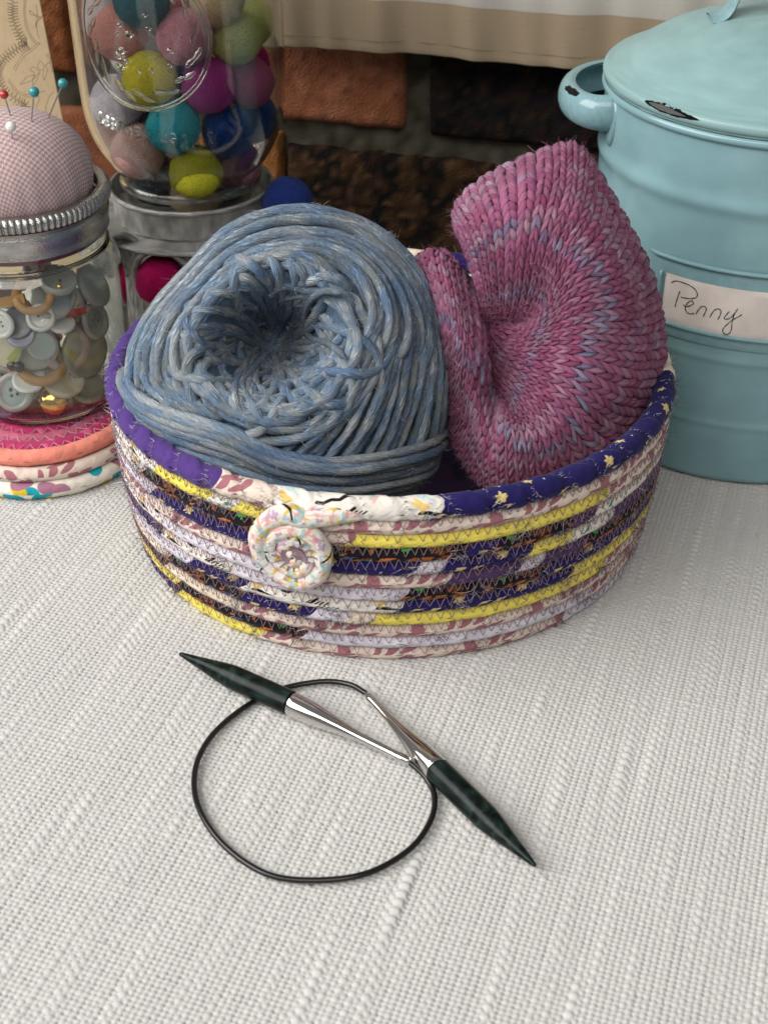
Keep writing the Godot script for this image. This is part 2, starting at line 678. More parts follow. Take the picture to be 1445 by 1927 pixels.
func curtain() -> void:
	var c := thing("curtain", "hanging white linen curtain with a beige bottom band in front of the bricks", "curtain", Vector3(0, 0, -0.742))
	c.rotation_degrees.y = -14.95
	# linen weave
	var im := Image.create_empty(128, 128, false, Image.FORMAT_RGB8)
	for y in 128:
		for x in 128:
			var g := 0.9 + 0.05 * sin(x * TAU / 4) * sin(y * TAU / 4)
			im.set_pixel(x, y, Color(g, g, g))
	for k in 90:
		var g := rr(0.8, 1.0)
		var y0 := rr(0, 128)
		var x0 := rr(0, 128)
		var l := rr(10, 70)
		if k % 2:
			stroke(im, [Vector2(x0, y0), Vector2(x0 + l, y0)], 0.8, Color(g, g, g), 0.7)
		else:
			stroke(im, [Vector2(x0, y0), Vector2(x0, y0 + l)], 0.8, Color(g, g, g), 0.7)
	var tx := ImageTexture.create_from_image(im)
	var beige := mat(lin(0.345, 0.27, 0.185), 0.95, 0, tx, tx, 0.02, Vector3(1.2, 1.2, 1))
	var white := mat(lin(0.50, 0.475, 0.43), 0.95, 0, tx, tx, 0.02, Vector3(1.2, 2.6, 1))
	beige.metallic_specular = 0.1
	white.metallic_specular = 0.1
	put(c, "white_panel", cloth_sheet(-0.085, 0.24, 0.150, 0.30, 0.0215, 0.0008, 0.0017, 120, 24, 0.6), white)
	put(c, "beige_band", cloth_sheet(-0.085, 0.24, 0.1262, 0.1515, 0.0228, 0.0012, 0.0017, 160, 10, 0.6), beige)
	var st := MB.new()
	for i in 150:
		var x := -0.084 + i * 0.0021
		st.box(Vector3(0.0014, 0.00025, 0.0003), Vector3(x, 0.1318 + sin(x * 60) * 0.0006, 0.0228 + 0.0008 + 0.0017 * (sin(x * 250 + 0.6) * 0.5 + sin(x * 131 + 1.2) * 0.8)))
	put(c, "hem_stitching", st, mat(lin(0.24, 0.175, 0.11), 0.9))

func printed_panel() -> void:
	var im := Image.create_empty(384, 736, false, Image.FORMAT_RGB8)
	im.fill(Color(0.80, 0.715, 0.585))
	for k in 300:
		blob(im, rr(0, 384), rr(0, 736), rr(4, 30), rr(4, 30), 0, Color(0.83, 0.745, 0.62) if k % 2 else Color(0.77, 0.68, 0.545), 0.3, rr(0, 6), 3, 0.25)
	var ink := Color(0.33, 0.28, 0.24)
	var M := func(X: float, Y: float) -> Vector2:
		var px := X / 7.7
		var py := Y / 7.7
		var xw := -0.1912 - py * 0.000043 + px * 0.00027
		return Vector2((xw + 0.2025) / 0.0365 * 384, (0.155 - (0.1542 - py * 0.00027)) / 0.07 * 736)
	for line in [[[185, -60], [182, 80], [185, 180], [205, 300], [260, 440], [320, 560], [385, 615]], [[400, 630], [300, 655], [160, 740], [50, 840], [0, 930], [-30, 1000]], [[-20, 1050], [20, 1150], [120, 1300], [300, 1430], [400, 1510], [400, 1700]]]:
		var pts := []
		for q in line: pts.append(M.call(q[0], q[1]))
		for s in 34:
			var a: Vector2 = cat(pts, s / 34.0)
			var d: Vector2 = (cat(pts, minf(1, s / 34.0 + 0.02)) - cat(pts, maxf(0, s / 34.0 - 0.02))).normalized()
			var o := Vector2(-d.y, d.x).rotated(0.25 * (1 if s % 2 else -1)) * rr(15, 20)
			var sh := Vector2(-d.y, d.x) * (9.0 if s % 2 else -9.0)
			stroke(im, [a - o + sh, a + o + sh], 2.2, ink, 0.8)
	for line in [[[370, -60], [355, 150], [380, 330], [430, 480], [520, 600], [575, 622], [500, 690], [360, 790], [290, 890], [240, 990]], [[345, -60], [335, 170], [360, 350], [410, 490], [500, 615], [530, 625], [470, 670], [330, 760], [260, 880], [205, 970]], [[150, 1100], [200, 1190], [290, 1290], [400, 1345], [560, 1330], [670, 1300]], [[140, 1130], [210, 1250], [300, 1330], [420, 1380], [600, 1385]], [[560, 1700], [545, 1560], [590, 1400]], [[700, 1690], [680, 1540], [720, 1400], [790, 1320]], [[730, 1700], [790, 1715], [860, 1670]], [[300, 1195], [400, 1090], [510, 1060], [480, 1140], [300, 1195]], [[490, 1220], [480, 1140], [580, 1030], [545, 1140], [490, 1220]], [[515, 1080], [500, 1020], [440, 990], [470, 945], [530, 960], [570, 1010], [620, 990]], [[570, 990], [550, 920], [580, 870], [620, 900], [640, 950], [720, 890]], [[640, 950], [625, 1080], [650, 1150], [690, 1020], [670, 940]], [[700, 850], [660, 780], [700, 790], [730, 850], [720, 890], [760, 1040]], [[500, 380], [540, 300], [590, 250], [530, 250], [520, 180], [500, 80]], [[540, 240], [430, 210], [410, 150], [470, 200], [530, 270]], [[510, 390], [510, 300], [575, 260]], [[560, 560], [530, 450], [510, 330]]]:
		var pts := []
		for q in line: pts.append(M.call(q[0], q[1]))
		stroke(im, pts, 1.5, ink, 0.6)
	var m := mat(Color.WHITE, 0.85, 0, ImageTexture.create_from_image(im), T.crumple, 0.01)
	m.metallic_specular = 0.2
	var P := PackedVector3Array()
	var UV := PackedVector2Array()
	for i in 41:
		for j in 61:
			var s := i / 40.0
			var y := 0.24 * j / 60.0
			var xr := -0.1722 - 0.0627 * (y - 0.1542)
			var x := lerpf(-0.262, xr, s)
			var z := -0.712 + 0.006 * sin(PI * s) + 0.05 * (0.12 - y) * 0.5
			P.append(Vector3(x, y, z))
			UV.append(Vector2((x + 0.2025) / 0.0365, (0.155 - y) / 0.07))
	var b := MB.new()
	b.grid(P, 41, 61, false, false, 1.0, 1, 1, PackedColorArray(), UV)
	var Q := PackedVector3Array()
	for p in P: Q.append(p + Vector3(0, 0, -0.0012))
	b.grid(Q, 41, 61, false, false, -1.0, 1, 1, PackedColorArray(), UV)
	# the edge between front and back
	var E := PackedVector3Array()
	for j in 61:
		E.append(P[40 * 61 + j])
		E.append(Q[40 * 61 + j])
	b.grid(E, 61, 2, false, false, 1.0, 0.001, 0.001)
	tag(put(self, "printed_panel", b, m), "cream panel printed with feather stitch and leaf outlines, behind the pincushion", "embroidery pattern")

# ---------------------------------------------------------------- enamel bin
const TIN := Vector3(0.168, 0.0, -0.5788)
const TR := 0.0741

func on_tin(deg: float, h: float, r := TR) -> Vector3:
	return Vector3(r * sin(deg_to_rad(deg)), h, r * cos(deg_to_rad(deg)))

func bar_on_tin(b: MB, d0: float, d1: float, h0: float, h1: float, r: float, th: float) -> void:
	# a curved slab with bevelled edges
	var P := PackedVector3Array()
	var nu := 25
	for i in nu:
		var d := lerpf(d0, d1, i / (nu - 1.0))
		var e := 0.0
		if i == 0 or i == nu - 1: e = 1.0
		for q in [[h0, 0.0], [h0, 0.75], [h0 + (h1 - h0) * 0.12, 1.0], [h1 - (h1 - h0) * 0.12, 1.0], [h1, 0.75], [h1, 0.0]]:
			P.append(on_tin(d, q[0], r + th * q[1] * (1.0 - e)))
	b.grid(P, nu, 6, false, false, 1.0)

func enamel_tin() -> void:
	var o := thing("enamel_bin", "duck egg blue enamel bin with domed lid, side handle and a name card", "storage bin", TIN)
	var sp := noise_tex(256, 0.03, 4, 51, Color(0.93, 0.93, 0.93), Color(1, 1, 1))
	var en := mat(lin(0.215, 0.37, 0.405), 0.14, 0, sp, T.crumple, 0.003, Vector3(2, 1, 1))
	en.metallic_specular = 0.5
	en.roughness_texture = T.grime
	en.roughness = 0.30
	var enl := mat(lin(0.25, 0.405, 0.41), 0.36, 0, sp, T.crumple, 0.004, Vector3(2, 2, 1))
	var body := PackedVector2Array()
	body.append(Vector2(0.0, 0.002))
	body.append(Vector2(0.070, 0.002))
	body.append(Vector2(0.0728, 0.0008))
	body.append(Vector2(0.0741, 0.0025))
	var ridge := [[0.0294, 0.0005, 0.0016], [0.0604, 0.0005, 0.0016], [0.1271, 0.0013, 0.0035]]
	for k in 150:
		var h := 0.004 + 0.1475 * k / 149.0
		var r := TR
		for q in ridge: r += q[1] * exp(-pow((h - q[0]) / q[2], 2))
		body.append(Vector2(r, h))
	for k in 13:
		var a := -PI / 2 + PI * k / 12.0
		body.append(Vector2(TR + 0.0001 + 0.0017 * cos(a), 0.1536 + 0.0018 * sin(a)))
	body.append(Vector2(0.0715, 0.1550))
	body.append(Vector2(0.0710, 0.1300))
	var b := MB.new()
	b.lathe(body, 128)
	put(o, "body", b, en)
	# lid
	var lid := PackedVector2Array([Vector2(0.0700, 0.1540), Vector2(0.0735, 0.1550), Vector2(0.0752, 0.1557)])
	for k in 9:
		var a := -1.2 + 2.5 * k / 8.0
		lid.append(Vector2(0.0735 + 0.0024 * cos(a), 0.1585 + 0.0026 * sin(a)))
	for q in [[0.0722, 0.1615], [0.0700, 0.1628], [0.0660, 0.1650], [0.0600, 0.1690], [0.052, 0.1736], [0.043, 0.1773], [0.032, 0.1806], [0.02, 0.1828], [0.01, 0.1838], [0.0, 0.1841]]:
		lid.append(Vector2(q[0], q[1]))
	b = MB.new()
	b.lathe(lid, 128)
	var lidm := put(o, "lid", b, enl)
	# strap handle on the lid
	b = MB.new()
	var P := PackedVector3Array()
	var prof := [[-0.034, 0.1802], [-0.031, 0.1806], [-0.028, 0.1822], [-0.0255, 0.186], [-0.023, 0.193], [-0.019, 0.200], [-0.011, 0.2045], [0.0, 0.206], [0.011, 0.2045], [0.019, 0.200], [0.023, 0.193], [0.0255, 0.186], [0.028, 0.1822], [0.031, 0.1806], [0.034, 0.1802]]
	var path := []
	for q in prof: path.append(Vector3(q[0], q[1], -0.004))
	var pp := PackedVector3Array()
	for k in 61: pp.append(cat(path, k / 60.0))
	b.tube(pp, PackedFloat32Array([0.0075]), 20, PackedColorArray(), 20, 1, false, 0.18, Vector3(0.02, 0.02, 1).cross(Vector3(1, 0, 0)))
	for k in b.v.size():
		pass
	put(lidm, "lid_handle", b, en)
	# chips where the enamel has gone: bare dark iron with a worn bright middle
	var iron := mat(lin(0.010, 0.010, 0.011), 0.45, 0.3, null, T.fine, 0.08, Vector3(1, 1, 1))
	var worn := mat(lin(0.40, 0.40, 0.40), 0.35, 0.35, T.mottle, T.fine, 0.06)
	for e in 2:
		b = MB.new()
		P = PackedVector3Array()
		for i in 61:
			var s := i / 60.0
			var d := lerpf(-59.5, -38.5, s) if e == 0 else lerpf(-57.5, -43.0, s)
			var wd := (0.00135 if e == 0 else 0.00085) * pow(sin(PI * clampf(pow(s, 0.85), 0.0, 1.0)), 0.75) * (1.0 + 0.09 * sin(s * 23.0) + 0.07 * sin(s * 61.0))
			for j in 5:
				var y := 0.16005 + (j / 4.0 - 0.5) * 2.0 * wd + (0.0 if e == 0 else 0.0001) - 0.0006 * s
				var a := asin(clampf((y - 0.1585) / 0.0026, -1, 1))
				var r := 0.0735 + 0.0024 * cos(a) + (0.00022 if e == 0 else 0.00040)
				P.append(on_tin(d, y, r))
		b.grid(P, 61, 5, false, false, 1.0, 2, 1)
		put(lidm, "enamel_chip", b, iron if e == 0 else worn)
	# side handle: a hollow strap bent in a half ring
	b = MB.new()
	var inner := MB.new()
	var hp := PackedVector3Array()
	var c := -104.0
	for k in 41:
		var s := k / 40.0
		var a := PI * s
		var d := c + 24.0 * cos(a)
		var r := TR - 0.001 + 0.0170 * pow(sin(a), 0.75)
		hp.append(on_tin(d, 0.1445 + 0.0015 * cos(a), r))
	var nn := 15
	var mid_t := (hp[21] - hp[19]).normalized()
	var osgn := 1.0 if Vector3.UP.cross(mid_t).dot(Vector3(hp[20].x, 0, hp[20].z)) > 0 else -1.0
	var Q := PackedVector3Array()
	var I := PackedVector3Array()
	for k in 41:
		var p0 := hp[maxi(k - 1, 0)]
		var p1 := hp[mini(k + 1, 40)]
		var tg := (p1 - p0).normalized()
		var outw := Vector3.UP.cross(tg).normalized()
		outw *= osgn
		var hh := 0.0072 + 0.0008 * pow(absf(k / 20.0 - 1.0), 6.0)
		for j in nn:
			var a := -PI * 0.62 + PI * 1.24 * j / (nn - 1)
			Q.append(hp[k] + Vector3.UP * sin(a) * hh + outw * (cos(a) * 0.0052 - 0.001))
			I.append(hp[k] + Vector3.UP * sin(a) * (hh - 0.0009) + outw * (cos(a) * 0.0043 - 0.0012))
	b.grid(Q, 41, nn, false, false, 1.0, 3, 1)
	fix_out(b, Vector3(hp[20].x, 0.1445, hp[20].z) * 0.75 + Vector3(0, 0.036, 0))
	var hd := put(o, "side_handle", b, en)
	inner.grid(I, 41, nn, false, false, -1.0, 3, 1)
	put(hd, "inside_face", inner, en)
	for e in [3, 37]:
		var fl := MB.new()
		var i0 := 0
		var q := hp[0] if e == 3 else hp[40]
		var d := rad_to_deg(atan2(q.x, q.z))
		var pr := PackedVector2Array([Vector2(0.0115, -0.001), Vector2(0.0112, 0.0006), Vector2(0.009, 0.0015), Vector2(0.0, 0.0017)])
		var k0 := fl.v.size()
		fl.lathe(pr, 28)
		var B := Basis(on_tin(d + 90, 0, 1), Vector3.UP, on_tin(d, 0, 1))
		for k in range(k0, fl.v.size()):
			var p := fl.v[k]
			fl.v[k] = on_tin(d, 0.1435, TR) + B * Vector3(p.x * 0.40, p.z * 1.0, p.y)
			fl.n[k] = (B * Vector3(fl.n[k].x, fl.n[k].z, fl.n[k].y)).normalized()
		for k in range(i0, fl.ix.size(), 3):
			var z := fl.ix[k + 1]
			fl.ix[k + 1] = fl.ix[k + 2]
			fl.ix[k + 2] = z
		put(hd, "flange", fl, en)
	b = MB.new()
	P = PackedVector3Array()
	for i in 49:
		var s := i / 48.0
		var k := int(lerpf(9, 15, s))
		var outw := Vector3(hp[k].x, 0, hp[k].z).normalized()
		var wd := 0.0016 * pow(sin(PI * s), 0.6) * (1.0 + 0.14 * sin(s * 17.0) + 0.1 * sin(s * 47.0))
		var base := hp[9].lerp(hp[15], s)
		base = base.lerp(hp[k], 0.8)
		for j in 5:
			var a := 0.95 + (j / 4.0 - 0.35) * wd / 0.0072 * 2.4
			P.append(base + Vector3.UP * sin(a) * 0.0075 + outw * (cos(a) * 0.0054 - 0.0008))
	b.grid(P, 49, 5, false, false, 1.0)
	put(hd, "enamel_chip", b, iron)
	# card holder
	b = MB.new()
	bar_on_tin(b, -51.5, 34.0, 0.0665, 0.1012, TR, 0.0010)
	var cs := put(o, "card_holder", b, en)
	b = MB.new()
	bar_on_tin(b, -51.0, 34.0, 0.1004, 0.1016, TR + 0.0006, 0.0018)
	bar_on_tin(b, -45.4, -44.4, 0.0722, 0.0940, TR + 0.0006, 0.0018)
	bar_on_tin(b, 28.0, 29.0, 0.0722, 0.0940, TR + 0.0006, 0.0012)
	bar_on_tin(b, -45.4, 29.0, 0.0716, 0.0728, TR + 0.0006, 0.0018)
	put(cs, "frame_edge", b, en)
	b = MB.new()
	bar_on_tin(b, -44.4, 28.0, 0.0728, 0.0938, TR + 0.0009, 0.0003)
	var card := put(cs, "paper_card", b, mat(lin(0.74, 0.665, 0.615), 0.85, 0, T.mottle, null, 0, Vector3(0.7, 0.3, 1)))
	b = MB.new()
	for line in [
		[Vector2(-41.1, 90.15), Vector2(-39.4, 91.65), Vector2(-36.2, 91.72), Vector2(-33.4, 90.74), Vector2(-32.0, 88.83), Vector2(-32.1, 87.00), Vector2(-33.5, 85.93), Vector2(-35.6, 85.38), Vector2(-37.1, 85.21)],
		[Vector2(-37.7, 87.79), Vector2(-38.1, 85.44), Vector2(-38.5, 82.43), Vector2(-38.6, 80.17)],
		[Vector2(-36.0, 82.20), Vector2(-35.3, 81.72), Vector2(-34.0, 82.33), Vector2(-32.8, 83.76), Vector2(-33.1, 84.87), Vector2(-34.0, 84.56), Vector2(-35.0, 82.59), Vector2(-35.1, 80.53), Vector2(-34.3, 79.19), Vector2(-33.1, 79.03), Vector2(-32.0, 79.82)],
		[Vector2(-31.5, 79.46), Vector2(-30.8, 81.82), Vector2(-30.0, 83.43), Vector2(-29.0, 83.82), Vector2(-28.4, 83.00), Vector2(-28.6, 81.34), Vector2(-29.0, 79.19)],
		[Vector2(-27.0, 79.53), Vector2(-26.2, 82.24), Vector2(-25.5, 83.56), Vector2(-24.5, 84.02), Vector2(-23.8, 83.31), Vector2(-23.9, 81.29), Vector2(-24.4, 79.25)],
		[Vector2(-21.2, 83.76), Vector2(-22.0, 82.16), Vector2(-22.5, 80.45), Vector2(-21.8, 80.09), Vector2(-20.6, 81.09), Vector2(-19.5, 83.54), Vector2(-18.9, 85.46), Vector2(-19.7, 82.31), Vector2(-19.9, 79.05), Vector2(-19.8, 75.84), Vector2(-20.3, 73.90), Vector2(-21.3, 73.24), Vector2(-22.2, 74.02), Vector2(-22.3, 75.64), Vector2(-21.4, 77.69), Vector2(-20.0, 80.03), Vector2(-18.5, 81.76), Vector2(-17.3, 83.20)]
	]:
		var pts := PackedVector3Array()
		var rad := PackedFloat32Array()
		var n: int = line.size() * 6
		for k in n + 1:
			var q: Vector2 = cat(line, float(k) / n)
			pts.append(on_tin(q.x, q.y * 0.001, TR + 0.00125))
			rad.append(0.00019 * (0.75 + 0.45 * absf(sin(k * 0.37))))
		b.tube(pts, rad, 6)
	put(card, "handwriting", b, mat(lin(0.015, 0.013, 0.014), 0.6))

func fix_out(b: MB, from: Vector3) -> void:
	# turns a patch round when its normals point at its own inside
	var s := 0.0
	for k in b.v.size(): s += b.n[k].dot(b.v[k] - from)
	if s < 0:
		for k in b.n.size(): b.n[k] = -b.n[k]
		for k in range(0, b.ix.size(), 3):
			var q := b.ix[k + 1]
			b.ix[k + 1] = b.ix[k + 2]
			b.ix[k + 2] = q

# ---------------------------------------------------------------- fabrics
var FAB := {}

func fabric(key: String) -> StandardMaterial3D:
	if FAB.has(key): return FAB[key]
	var S := 256
	var im := Image.create_empty(S, S, false, Image.FORMAT_RGB8)
	var base := {"P": lin(0.080, 0.040, 0.195), "M": lin(0.68, 0.575, 0.50), "Y": lin(0.78, 0.66, 0.115), "B": lin(0.012, 0.010, 0.013), "N": lin(0.018, 0.014, 0.095),
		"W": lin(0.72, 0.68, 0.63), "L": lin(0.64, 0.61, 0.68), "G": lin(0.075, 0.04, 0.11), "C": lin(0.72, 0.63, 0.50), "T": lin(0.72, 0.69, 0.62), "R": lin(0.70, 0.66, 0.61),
		"coral": lin(0.74, 0.25, 0.19), "magenta": lin(0.42, 0.035, 0.12), "dots": lin(0.72, 0.68, 0.60), "pinkmix": lin(0.45, 0.10, 0.17), "peach": lin(0.62, 0.36, 0.32)}
	var bc: Color = base[key]
	im.fill(bc)
	for k in 60:
		var f := rr(0.88, 1.1)
		blob(im, rr(0, S), rr(0, S), rr(6, 28), rr(6, 28), 0, Color(bc.r * f, bc.g * f, bc.b * f), 0.3, rr(0, 6), 3, 0.5)
	match key:
		"M", "peach":
			for k in 13:
				var x := rr(0, S)
				var y := rr(0, S)
				var a := rr(0, TAU)
				for e in rng.randi_range(2, 4):
					blob(im, x + cos(a) * 18 * e, y + sin(a) * 18 * e, rr(13, 24), rr(7, 11), a + rr(-0.8, 0.8), lin(0.34, 0.14, 0.165), 0.22, rr(0, 6), 2)
		"B":
			for k in 60:
				var q: Color = [lin(0.55, 0.14, 0.02), lin(0.36, 0.10, 0.015), lin(0.6, 0.28, 0.03), lin(0.20, 0.06, 0.015), lin(0.04, 0.22, 0.25), lin(0.06, 0.35, 0.07), lin(0.08, 0.09, 0.25)][[0, 0, 1, 1, 2, 3, 3, 4, 0, 5, 6, 1][k % 12]]
				var x := rr(0, S)
				var y := rr(0, S)
				for e in 3: blob(im, x + rr(-9, 9), y + rr(-9, 9), rr(5, 11), rr(4, 8), rr(0, 3), q, 0.35, rr(0, 6), 5)
		"N":
			for k in 15: star(im, rr(0, S), rr(0, S), rr(9, 15), lin(0.60, 0.48, 0.20), rr(0, 6))
			for k in 26: blob(im, rr(0, S), rr(0, S), rr(1.5, 4.0), rr(1.5, 4.0), 0, lin(0.55, 0.52, 0.58))
			for k in 3:
				var x := rr(0, S)
				var y := rr(0, S)
				stroke(im, [Vector2(x, y), Vector2(x + 22, y + 30), Vector2(x + 58, y + 44)], 1.6, lin(0.4, 0.38, 0.5), 0.6)
		"W":
			for k in 9:
				var x := rr(0, S)
				var y := rr(0, S)
				var d := Vector2.RIGHT.rotated(rr(-0.6, 0.6) + (PI / 2 if k % 3 == 0 else 0.0)) * rr(34, 70)
				var ks := []
				for e in 9: ks.append(Vector2(x, y) + d * e / 8.0 + Vector2(rr(-2.5, 2.5), rr(-2.5, 2.5)))
				stroke(im, ks, 3.6, lin(0.012, 0.011, 0.012), 1.0)
				if k % 2:
					for e in 5: stroke(im, [Vector2(x + e * 9, y + 12), Vector2(x + e * 9 + 6, y + 32)], 2.4, lin(0.012, 0.011, 0.012), 1.0)
			for k in 30:
				var q: Color = [lin(0.75, 0.30, 0.26), lin(0.30, 0.52, 0.48), lin(0.68, 0.45, 0.10), lin(0.75, 0.38, 0.33), lin(0.42, 0.60, 0.62)][k % 5]
				blob(im, rr(0, S), rr(0, S), rr(14, 30), rr(5, 9), rr(0, 3), q, 0.3, rr(0, 6), 4, 0.75)
		"R":
			for k in 62:
				var q: Color = [lin(0.72, 0.26, 0.22), lin(0.26, 0.48, 0.44), lin(0.62, 0.42, 0.06), lin(0.70, 0.36, 0.32), lin(0.36, 0.50, 0.58), lin(0.42, 0.28, 0.40)][k % 6]
				blob(im, rr(0, S), rr(0, S), rr(12, 30), rr(5, 10), rr(0, 3), q, 0.35, rr(0, 6), 4, 0.85)
			for k in 6:
				var x := rr(0, S)
				var y := rr(0, S)
				var d := Vector2.RIGHT.rotated(rr(-1.5, 1.5)) * rr(30, 60)
				stroke(im, [Vector2(x, y), Vector2(x, y) + d * 0.5 + Vector2(0, 3), Vector2(x, y) + d], 3.2, lin(0.012, 0.011, 0.012), 1.0)
		"L":
			for k in 6: blob(im, rr(0, S), rr(0, S), rr(10, 26), rr(5, 9), rr(0, 3), lin(0.50, 0.42, 0.56), 0.3, rr(0, 6), 3, 0.5)
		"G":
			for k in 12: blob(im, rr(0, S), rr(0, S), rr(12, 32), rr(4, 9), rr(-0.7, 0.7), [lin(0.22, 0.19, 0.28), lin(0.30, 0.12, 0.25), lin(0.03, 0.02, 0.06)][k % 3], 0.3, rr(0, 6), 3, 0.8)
		"T":
			for k in 8: blob(im, rr(0, S), rr(0, S), rr(6, 10), rr(6, 10), 0, lin(0.03, 0.20, 0.20), 0.12, rr(0, 6), 3)
			for k in 5: blob(im, rr(0, S), rr(0, S), rr(14, 24), rr(8, 12), rr(0, 3), lin(0.75, 0.62, 0.12), 0.3, rr(0, 6), 3)
		"dots":
			for k in 12:
				blob(im, rr(0, S), rr(0, S), rr(20, 32), rr(16, 26), rr(0, 3), [lin(0.015, 0.33, 0.40), lin(0.66, 0.48, 0.03), lin(0.36, 0.17, 0.25)][k % 3], 0.2, rr(0, 6), 2)
		"pinkmix":
			for k in 30: blob(im, rr(0, S), rr(0, S), rr(8, 22), rr(6, 14), rr(0, 3), [lin(0.62, 0.55, 0.48), lin(0.50, 0.045, 0.16), lin(0.34, 0.30, 0.45), lin(0.62, 0.20, 0.25)][k % 4], 0.3, rr(0, 6), 3)
		"magenta":
			for k in 14: blob(im, rr(0, S), rr(0, S), rr(10, 22), rr(6, 12), rr(0, 3), lin(0.60, 0.10, 0.22), 0.3, rr(0, 6), 3)
	var m := mat(Color.WHITE, 0.92, 0, ImageTexture.create_from_image(im), T.crumple, 0.035, Vector3.ONE)
	m.metallic_specular = 0.2
	m.rim_enabled = true
	m.rim = 0.15
	FAB[key] = m
	return m

# one turn of fabric-wrapped cord from angle a0 to a1 (degrees) on a ring
func cord_ring(R: float, el: float, h: float, rho: float, a0: float, a1: float, lam: float, ridge: float, seed_: int, sides := 14, squash := 1.0) -> MB:
	var f := FastNoiseLite.new()
	f.seed = seed_
	f.frequency = 1.0
	f.fractal_octaves = 3
	var arc := deg_to_rad(a1 - a0) * R
	var m := maxi(int(arc / 0.0011), 3)
	var P := PackedVector3Array()
	for i in m + 1:
		var s := float(i) / m
		var w := deg_to_rad(lerpf(a0, a1, s))
		var l := w * R
		var dir := Vector3(sin(w), 0, cos(w) * el)
		var nrm := Vector3(sin(w) * el, 0, cos(w)).normalized()
		var endl := minf(s, 1.0 - s) * arc
		for j in sides + 1:
			var ps := TAU * j / sides
			dir = Vector3(sin(w + 0.045 * sin(ps + 0.6)), 0, cos(w + 0.045 * sin(ps + 0.6)) * el)
			var k := fposmod(l / lam + ps / TAU * 0.9, 1.0)
			var q := Vector3(l * 130, cos(ps) * 0.8 + seed_, sin(ps) * 0.8)
			var rad := rho * (0.965 + ridge * k + 0.05 * f.get_noise_3dv(q * 0.8) + 0.03 * f.get_noise_3dv(q * 2.0))
			rad *= 1.0 - 0.12 * exp(-endl / 0.0005)
			var y := h + sin(ps) * rad * squash
			P.append(Vector3(dir.x * R, y, dir.z * R) + nrm * cos(ps) * rad)
	var b := MB.new()
	b.grid(P, m + 1, sides + 1, false, true, 1.0, arc / 0.046, TAU * rho / 0.046)
	return b

func thread_mat() -> StandardMaterial3D:
	if not T.has("thread"): T.thread = mat(lin(0.26, 0.17, 0.20), 0.8)
	return T.thread

func zigzag(R: float, el: float, h: float, rho: float, dh: float, a0: float, a1: float, step: float, slope := 0.0) -> MB:
	var b := MB.new()
	var w := deg_to_rad(a0)
	var up := true
	var pts := PackedVector3Array()
	while w < deg_to_rad(a1):
		var nrm := Vector3(sin(w) * el, 0, cos(w)).normalized()
		var e := dh * rr(0.26, 0.46)
		var mid := Vector3(sin(w) * R, h, cos(w) * el * R)
		# on the flank of the upper or of the lower cord
		var th := asin(clampf((dh - e) / rho, -0.95, 0.95)) if false else 0.0
		var y := e if up else -e
		var z := sqrt(maxf(0.0, rho * rho - pow(dh / 2 * 2 * 0.5 - e + 0.0, 2.0))) + 0.0002
		z = sqrt(maxf(1e-9, rho * rho - pow(maxf(dh * 0.5 - e, -rho * 0.9), 2.0))) + 0.00022 + th
		pts.append(mid + nrm * (z + (slope * y)) + Vector3.UP * y)
		up = not up
		w += step / R * rr(0.75, 1.28)
	for k in pts.size() - 1:
		var p := pts[k]
		var q := pts[k + 1]
		var c := (p + q) * 0.5
		var out := Vector3(c.x, 0, c.z).normalized()
		b.tube(PackedVector3Array([p - out * 0.0002, p.lerp(q, 0.25), c - out * 0.0003, p.lerp(q, 0.75), q - out * 0.0002]), PackedFloat32Array([0.00015]), 4)
	return b

